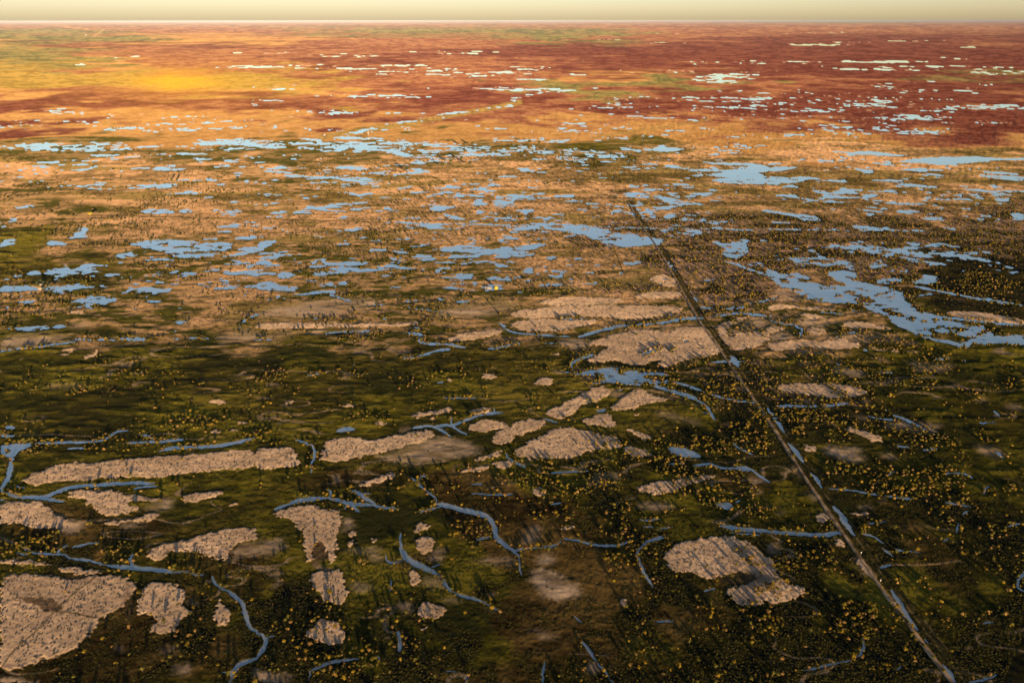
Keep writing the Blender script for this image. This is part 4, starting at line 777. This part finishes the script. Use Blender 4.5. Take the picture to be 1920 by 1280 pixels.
MARKS = [(1500, 1180, 'in the dark scrub left of the road near the bottom edge'), (1400, 1090, 'on the rim of the big speckled sandbank left of the road'), (1320, 1000, 'along the creek above the speckled sandbank'),
 (1620, 1040, 'between the roadside canal and the side creek right of the road'), (1850, 970, 'in the grove at the right edge above the forked creek'), (1780, 900, 'beside the short bent pools right of the road'),
 (1850, 1170, 'by the small hooked creek in the dark lower right corner'), (1700, 1250, 'along the lowest stretch of the roadside canal'), (1180, 1010, 'along the looping creek right of the bottom centre'),
 (1080, 900, 'in the shaded meadow below the large pale sandbank'), (940, 970, 'on the banks of the long curved creek in the bottom centre'), (760, 1060, 'on the banks of the forked creek left of the bottom centre'),
 (620, 930, 'around the branching creek above the square sandbank'), (640, 1230, 'beside the thin bottom creek between two sandbanks'), (570, 1130, 'in the dark hollow left of the small square sandbank'),
 (300, 1060, 'along the creek above the big lower left sandbank'), (60, 1010, 'in the red-brown marsh at the lower left edge'), (220, 915, 'on the wooded creek below the long sandbank'), (60, 830, 'around the pool at the left edge'),
 (450, 1160, 'on the winding creek at the bottom left'), (520, 825, 'in the row above the two long sandbanks'), (690, 790, 'beside the shallow pool above the sandbanks'), (1200, 1100, 'in the dark meadow at the bottom centre'),
 (1480, 800, 'right of the road where the canal begins'), (1700, 830, 'among the streaked pale flats right of the road'), (1330, 860, 'beside the small blue pond left of the road')]
MX = np.array([[a, b] for a, b, c in MARKS])
for i in tree_idx:
    px, py = SCRUB_PTS['P'][i, :2]; sz = SCRUB_PTS['s'][i]
    uu, vv = project(px, py, 0.0)
    k = int(np.argmin((MX[:, 0] - uu) ** 2 + ((MX[:, 1] - vv) * 1.4) ** 2))
    h = HUES[int(rng.choice(3, p=[.5, .28, .22]))][0]
    o = bpy.data.objects.new('tree', KIND[h][int(rng.integers(0, 3))]); SC.collection.objects.link(o)
    o.location = (px, py, SCRUB_PTS['P'][i, 2] - .05); o.rotation_euler = (0, 0, rng.uniform(0, 6.28)); q = sz * 1.0
    o.scale = (q, q, q * rng.uniform(.9, 1.2))
    o['label'] = '%s %s round tree %s' % ('broad' if sz > 2.9 else 'small', h, MARKS[k][2])
    o['category'] = 'tree'; o['group'] = '%s trees %s' % (h, MARKS[k][2])
# taller lone trees, each with its long shadow
def lone_tree(u, v, wid, hgt, col, label, group=None, seed=1):
    r = bpy.data.objects.new('tall_tree', None); SC.collection.objects.link(r)
    x, y, z = at(u, v); r.location = (x, y, z); r['label'] = label; r['category'] = 'tree'
    if group: r['group'] = group
    V, Fc = crown_template('near', 500 + seed)
    V2, F2 = crown_template('near', 700 + seed)
    V = np.vstack([V, V2 * np.array([.8, .8, .8]) + np.array([.1, .06, .22])]); Fc = np.vstack([Fc, F2 + len(V) - len(V2)])
    V = V * np.array([wid, wid, hgt * .82]); V[:, 2] += hgt * .14
    me = mesh_from('crown', V, None, Fc, (np.tile(col, (len(V), 1)) * np.random.default_rng(seed).uniform(.7, 1.3, (len(V), 1))).astype(np.float32), smooth=False)
    link('crown', me, LEAF, r)
    bm = bmesh.new()
    bmesh.ops.create_cone(bm, cap_ends=True, segments=8, radius1=.05 * hgt, radius2=.025 * hgt, depth=hgt * .45)
    for q in bm.verts: q.co.z += hgt * .2; q.co.x += q.co.z * .05
    me = bpy.data.meshes.new('trunk'); bm.to_mesh(me); bm.free()
    link('trunk', me, BARK, r)
DKG = (.035, .045, .012)
lone_tree(170, 404, 13, 9, (.36, .27, .02), 'lone bright yellow dome-shaped tree beside the far left track', seed=1)
for k, (a, b) in enumerate([(322, 341), (332, 341), (446, 342)]):
    lone_tree(a, b, 7, 13, DKG, ['left of two dark slim trees standing close together on the far left flats', 'right of two dark slim trees standing close together on the far left flats', 'single dark slim tree on the far left flats among white pools'][k], seed=3 + k)
for k, (a, b) in enumerate([(1160, 299), (1145, 293), (1055, 292), (1040, 288), (1010, 272), (992, 270), (830, 313), (845, 307), (865, 302), (881, 311), (762, 322), (870, 275), (886, 273), (1120, 289), (1175, 296)]):
    lone_tree(a, b, 13, 17, (.05, .05, .015), 'tall dark tree throwing a long shadow at the far scrub belt', 'tall trees along the far scrub belt', seed=10 + k)
for k, (a, b) in enumerate([(70, 534), (76, 531), (82, 533), (90, 537), (96, 539), (85, 542), (71, 538)]):
    lone_tree(a, b, 5.5, 6.5, (.04, .055, .025), 'dark green tree clustered round the two cream huts by the pool', 'farmyard trees at the left edge pool', seed=40 + k)

def boxmesh(name, parts, mat, parent=None, bev=.04):
    bm = bmesh.new()
    for (cx, cy, cz, sx, sy, sz) in parts:
        r = bmesh.ops.create_cube(bm, size=1.0)
        for v_ in r['verts']: v_.co = (v_.co.x * sx + cx, v_.co.y * sy + cy, v_.co.z * sz + cz)
    bmesh.ops.bevel(bm, geom=bm.edges[:], offset=bev, segments=1, affect='EDGES')
    me = bpy.data.meshes.new(name); bm.to_mesh(me); bm.free()
    return link(name, me, mat, parent)
CREAM = plain('cream_wall', (.32, .27, .19), .8); DKW = plain('dark_opening', (.03, .03, .03)); TIN = plain('pale_roof', (.26, .23, .19), .5)
WHITE = plain('white_paint', (.40, .38, .35), .6, .08); YEL = plain('yellow_paint', (.34, .25, .015), .6, .12); GREYM = plain('grey_metal', (.30, .30, .30), .5)
def hut(u, v, w, dp, h, label, rot=0.0, wallm=None, roofm=None, kind='hut', cat='hut', name='hut'):
    r = bpy.data.objects.new(name, None); SC.collection.objects.link(r)
    x, y, z = at(u, v); r.location = (x, y, z - .05); r.rotation_euler = (0, 0, rot); r['label'] = label; r['category'] = cat
    boxmesh('wall', [(0, 0, h / 2, w, dp, h)], wallm or CREAM, r)
    bm = bmesh.new(); o = .3; e = h + h * .35
    vs = [bm.verts.new(p) for p in [(-w / 2 - o, -dp / 2 - o, h - .05), (w / 2 + o, -dp / 2 - o, h - .05), (w / 2 + o, dp / 2 + o, h - .05), (-w / 2 - o, dp / 2 + o, h - .05), (-w / 2 - o, 0, e), (w / 2 + o, 0, e)]]
    for q in ([0, 1, 5, 4], [2, 3, 4, 5], [1, 2, 5], [3, 0, 4], [3, 2, 1, 0]): bm.faces.new([vs[i] for i in q])
    me = bpy.data.meshes.new('roof'); bm.to_mesh(me); bm.free(); link('roof', me, roofm or TIN, r)
    dd = boxmesh('door', [(-w * .2, -dp / 2 - .03, h * .38, w * .2, .08, h * .74)], DKW, r, .01)
    for k in (.1, .3): boxmesh('window', [(w * k, -dp / 2 - .03, h * .55, w * .12, .08, h * .3)], DKW, r, .01)
    return r
hut(75.5, 543.6, 4.6, 3.6, 2.8, 'nearer of two small cream huts on the islet at the left edge pool', .1)
hut(77, 536, 3.6, 3.0, 2.4, 'farther and smaller of two cream huts on the islet at the left edge pool', -.15)
hut(915, 540, 11, 4.5, 1.6, 'long low shed with a pale roof just left of the yellow tank', .02, TIN, TIN, name='shed', cat='shed')
hut(608, 254, 6.5, 5, 3.5, 'small white shed alone on the far orange flats left of the white tower', .5, WHITE, WHITE, name='shed', cat='shed')
hut(161, 66, 62, 26, 12, 'white shed far off near the horizon beside the green tree line', .1, WHITE, WHITE, name='shed', cat='shed')
# the yellow tank
r = bpy.data.objects.new('storage_tank', None); SC.collection.objects.link(r); x, y, z = at(929.5, 541.5); r.location = (x, y, z)
r['label'] = 'bright yellow squat tank standing at the end of the low pale shed'; r['category'] = 'tank'
def lathe(name, prof, mat, parent, seg=24):
    bm = bmesh.new(); rings = []
    for rad, hz in prof:
        rings.append([bm.verts.new((rad * math.cos(2 * math.pi * k / seg), rad * math.sin(2 * math.pi * k / seg), hz)) for k in range(seg)])
    for a, b in zip(rings, rings[1:]):
        for k in range(seg): bm.faces.new([a[k], a[(k + 1) % seg], b[(k + 1) % seg], b[k]])
    bm.faces.new(rings[-1]); bm.faces.new(rings[0][::-1])
    me = bpy.data.meshes.new(name); bm.to_mesh(me); bm.free(); return link(name, me, mat, parent)
lathe('shell', [(3.1, 0), (3.1, 4.6), (3.2, 4.62), (3.2, 4.8), (3.1, 4.82)], YEL, r)
lathe('lid', [(3.08, 4.8), (1.6, 5.3), (.4, 5.5), (.4, 5.9)], YEL, r)
boxmesh('ladder', [(-.25, -3.25, 2.7, .07, .07, 5.4), (.25, -3.25, 2.7, .07, .07, 5.4)] + [(0, -3.25, .4 + k * .45, .5, .05, .05) for k in range(11)], GREYM, r, .01)
# white tower
r = bpy.data.objects.new('water_tower', None); SC.collection.objects.link(r); x, y, z = at(690.5, 254); r.location = (x, y, z)
r['label'] = 'small white tower on the far orange flats throwing a thin slanting shadow'; r['category'] = 'tower'
lathe('tank', [(1.4, 9), (2.1, 9.5), (2.1, 12.5), (1.7, 13.2), (.3, 13.8)], WHITE, r)
for k in range(4):
    a = math.pi / 4 + k * math.pi / 2; boxmesh('leg', [(1.3 * math.cos(a), 1.3 * math.sin(a), 4.75, .35, .35, 9.6)], WHITE, r, .03)
# marker posts on the road bank
post = None
for k, (a, b, t) in enumerate([(1613, 1039, 'farthest of three white marker posts spaced down the road bank'), (1649, 1092, 'middle of three white marker posts spaced down the road bank'), (1677, 1134, 'nearest of three white marker posts spaced down the road bank')]):
    r = bpy.data.objects.new('marker_post', None); SC.collection.objects.link(r); x, y, z = at(a, b); r.location = (x, y, z); r['label'] = t; r['category'] = 'marker post'; r['group'] = 'white marker posts on the road bank'
    boxmesh('post', [(0, 0, .9, .14, .14, 2.0)], WHITE, r, .02)
    boxmesh('panel', [(0, -.1, 1.75, .62, .05, 1.3)], WHITE, r, .01)

# ----------------------------------------------------------------- road: a narrow raised track with two worn ruts
def road_mat():
    m, nt, b = new_mat('packed_earth')
    geo = nt.nodes.new('ShaderNodeNewGeometry'); n = nt.nodes.new('ShaderNodeTexNoise'); n.inputs['Scale'].default_value = .12; n.inputs['Detail'].default_value = 6
    nt.links.new(geo.outputs['Position'], n.inputs['Vector'])
    r = nt.nodes.new('ShaderNodeValToRGB'); r.color_ramp.elements[0].position = .38; r.color_ramp.elements[0].color = (.10, .062, .025, 1); r.color_ramp.elements[1].position = .62; r.color_ramp.elements[1].color = (.36, .24, .12, 1)
    nt.links.new(n.outputs[0], r.inputs[0]); nt.links.new(r.outputs[0], b.inputs['Base Color'])
    return m
def build_road():
    c = chaikin(ROAD, False, 3); c = c - np.array([1.0, 0])
    X, Y = ground(c[:, 0] - (2 + (c[:, 1] - 380) * .006), c[:, 1])
    Q = np.stack([X, Y], 1); seg = np.hypot(*np.diff(Q, axis=0).T); L = np.concatenate([[0], np.cumsum(seg)])
    n = int(L[-1] / 3.0); t = np.linspace(0, L[-1], n); Q = np.stack([np.interp(t, L, Q[:, 0]), np.interp(t, L, Q[:, 1])], 1)
    T = np.gradient(Q, axis=0); T /= np.hypot(T[:, 0], T[:, 1])[:, None]; N = np.stack([T[:, 1], -T[:, 0]], 1)
    prof = [(-2.0, -.5), (-1.05, .85), (-.7, .95), (-.4, .88), (0, .97), (.4, .88), (.7, .95), (1.05, .85), (2.0, -.5)]
    w = 1.3 * (1 + .12 * np.sin(t * .05) + .1 * np.sin(t * .13))
    V = np.concatenate([np.concatenate([Q + N * (o * w)[:, None], np.full((n, 1), h)], 1)[:, None] for o, h in prof], 1)
    k = len(prof); idx = np.arange(n * k).reshape(n, k)
    q = np.stack([idx[:-1, :-1], idx[1:, :-1], idx[1:, 1:], idx[:-1, 1:]], -1).reshape(-1, 4)
    me = mesh_from('road', V.reshape(-1, 3), q)
    link('road', me, road_mat(), kind='structure')
build_road()

# ----------------------------------------------------------------- air
def build_haze():
    bm = bmesh.new(); bmesh.ops.create_cube(bm, size=1.0)
    for v_ in bm.verts: v_.co = (v_.co.x * 8.6e5, v_.co.y * 8.6e5, (v_.co.z + .5) * 412 - 2)
    me = bpy.data.meshes.new('haze'); bm.to_mesh(me); bm.free()
    m = bpy.data.materials.new('haze'); m.use_nodes = True; nt = m.node_tree; nt.nodes.clear()
    pv = nt.nodes.new('ShaderNodeVolumePrincipled'); out = nt.nodes.new('ShaderNodeOutputMaterial')
    pv.inputs['Color'].default_value = (.25, .31, .36, 1); pv.inputs['Density'].default_value = HAZE_DENSITY; pv.inputs['Anisotropy'].default_value = HAZE_G
    nt.links.new(pv.outputs[0], out.inputs['Volume'])
    link('haze', me, m, kind='stuff')
build_haze()
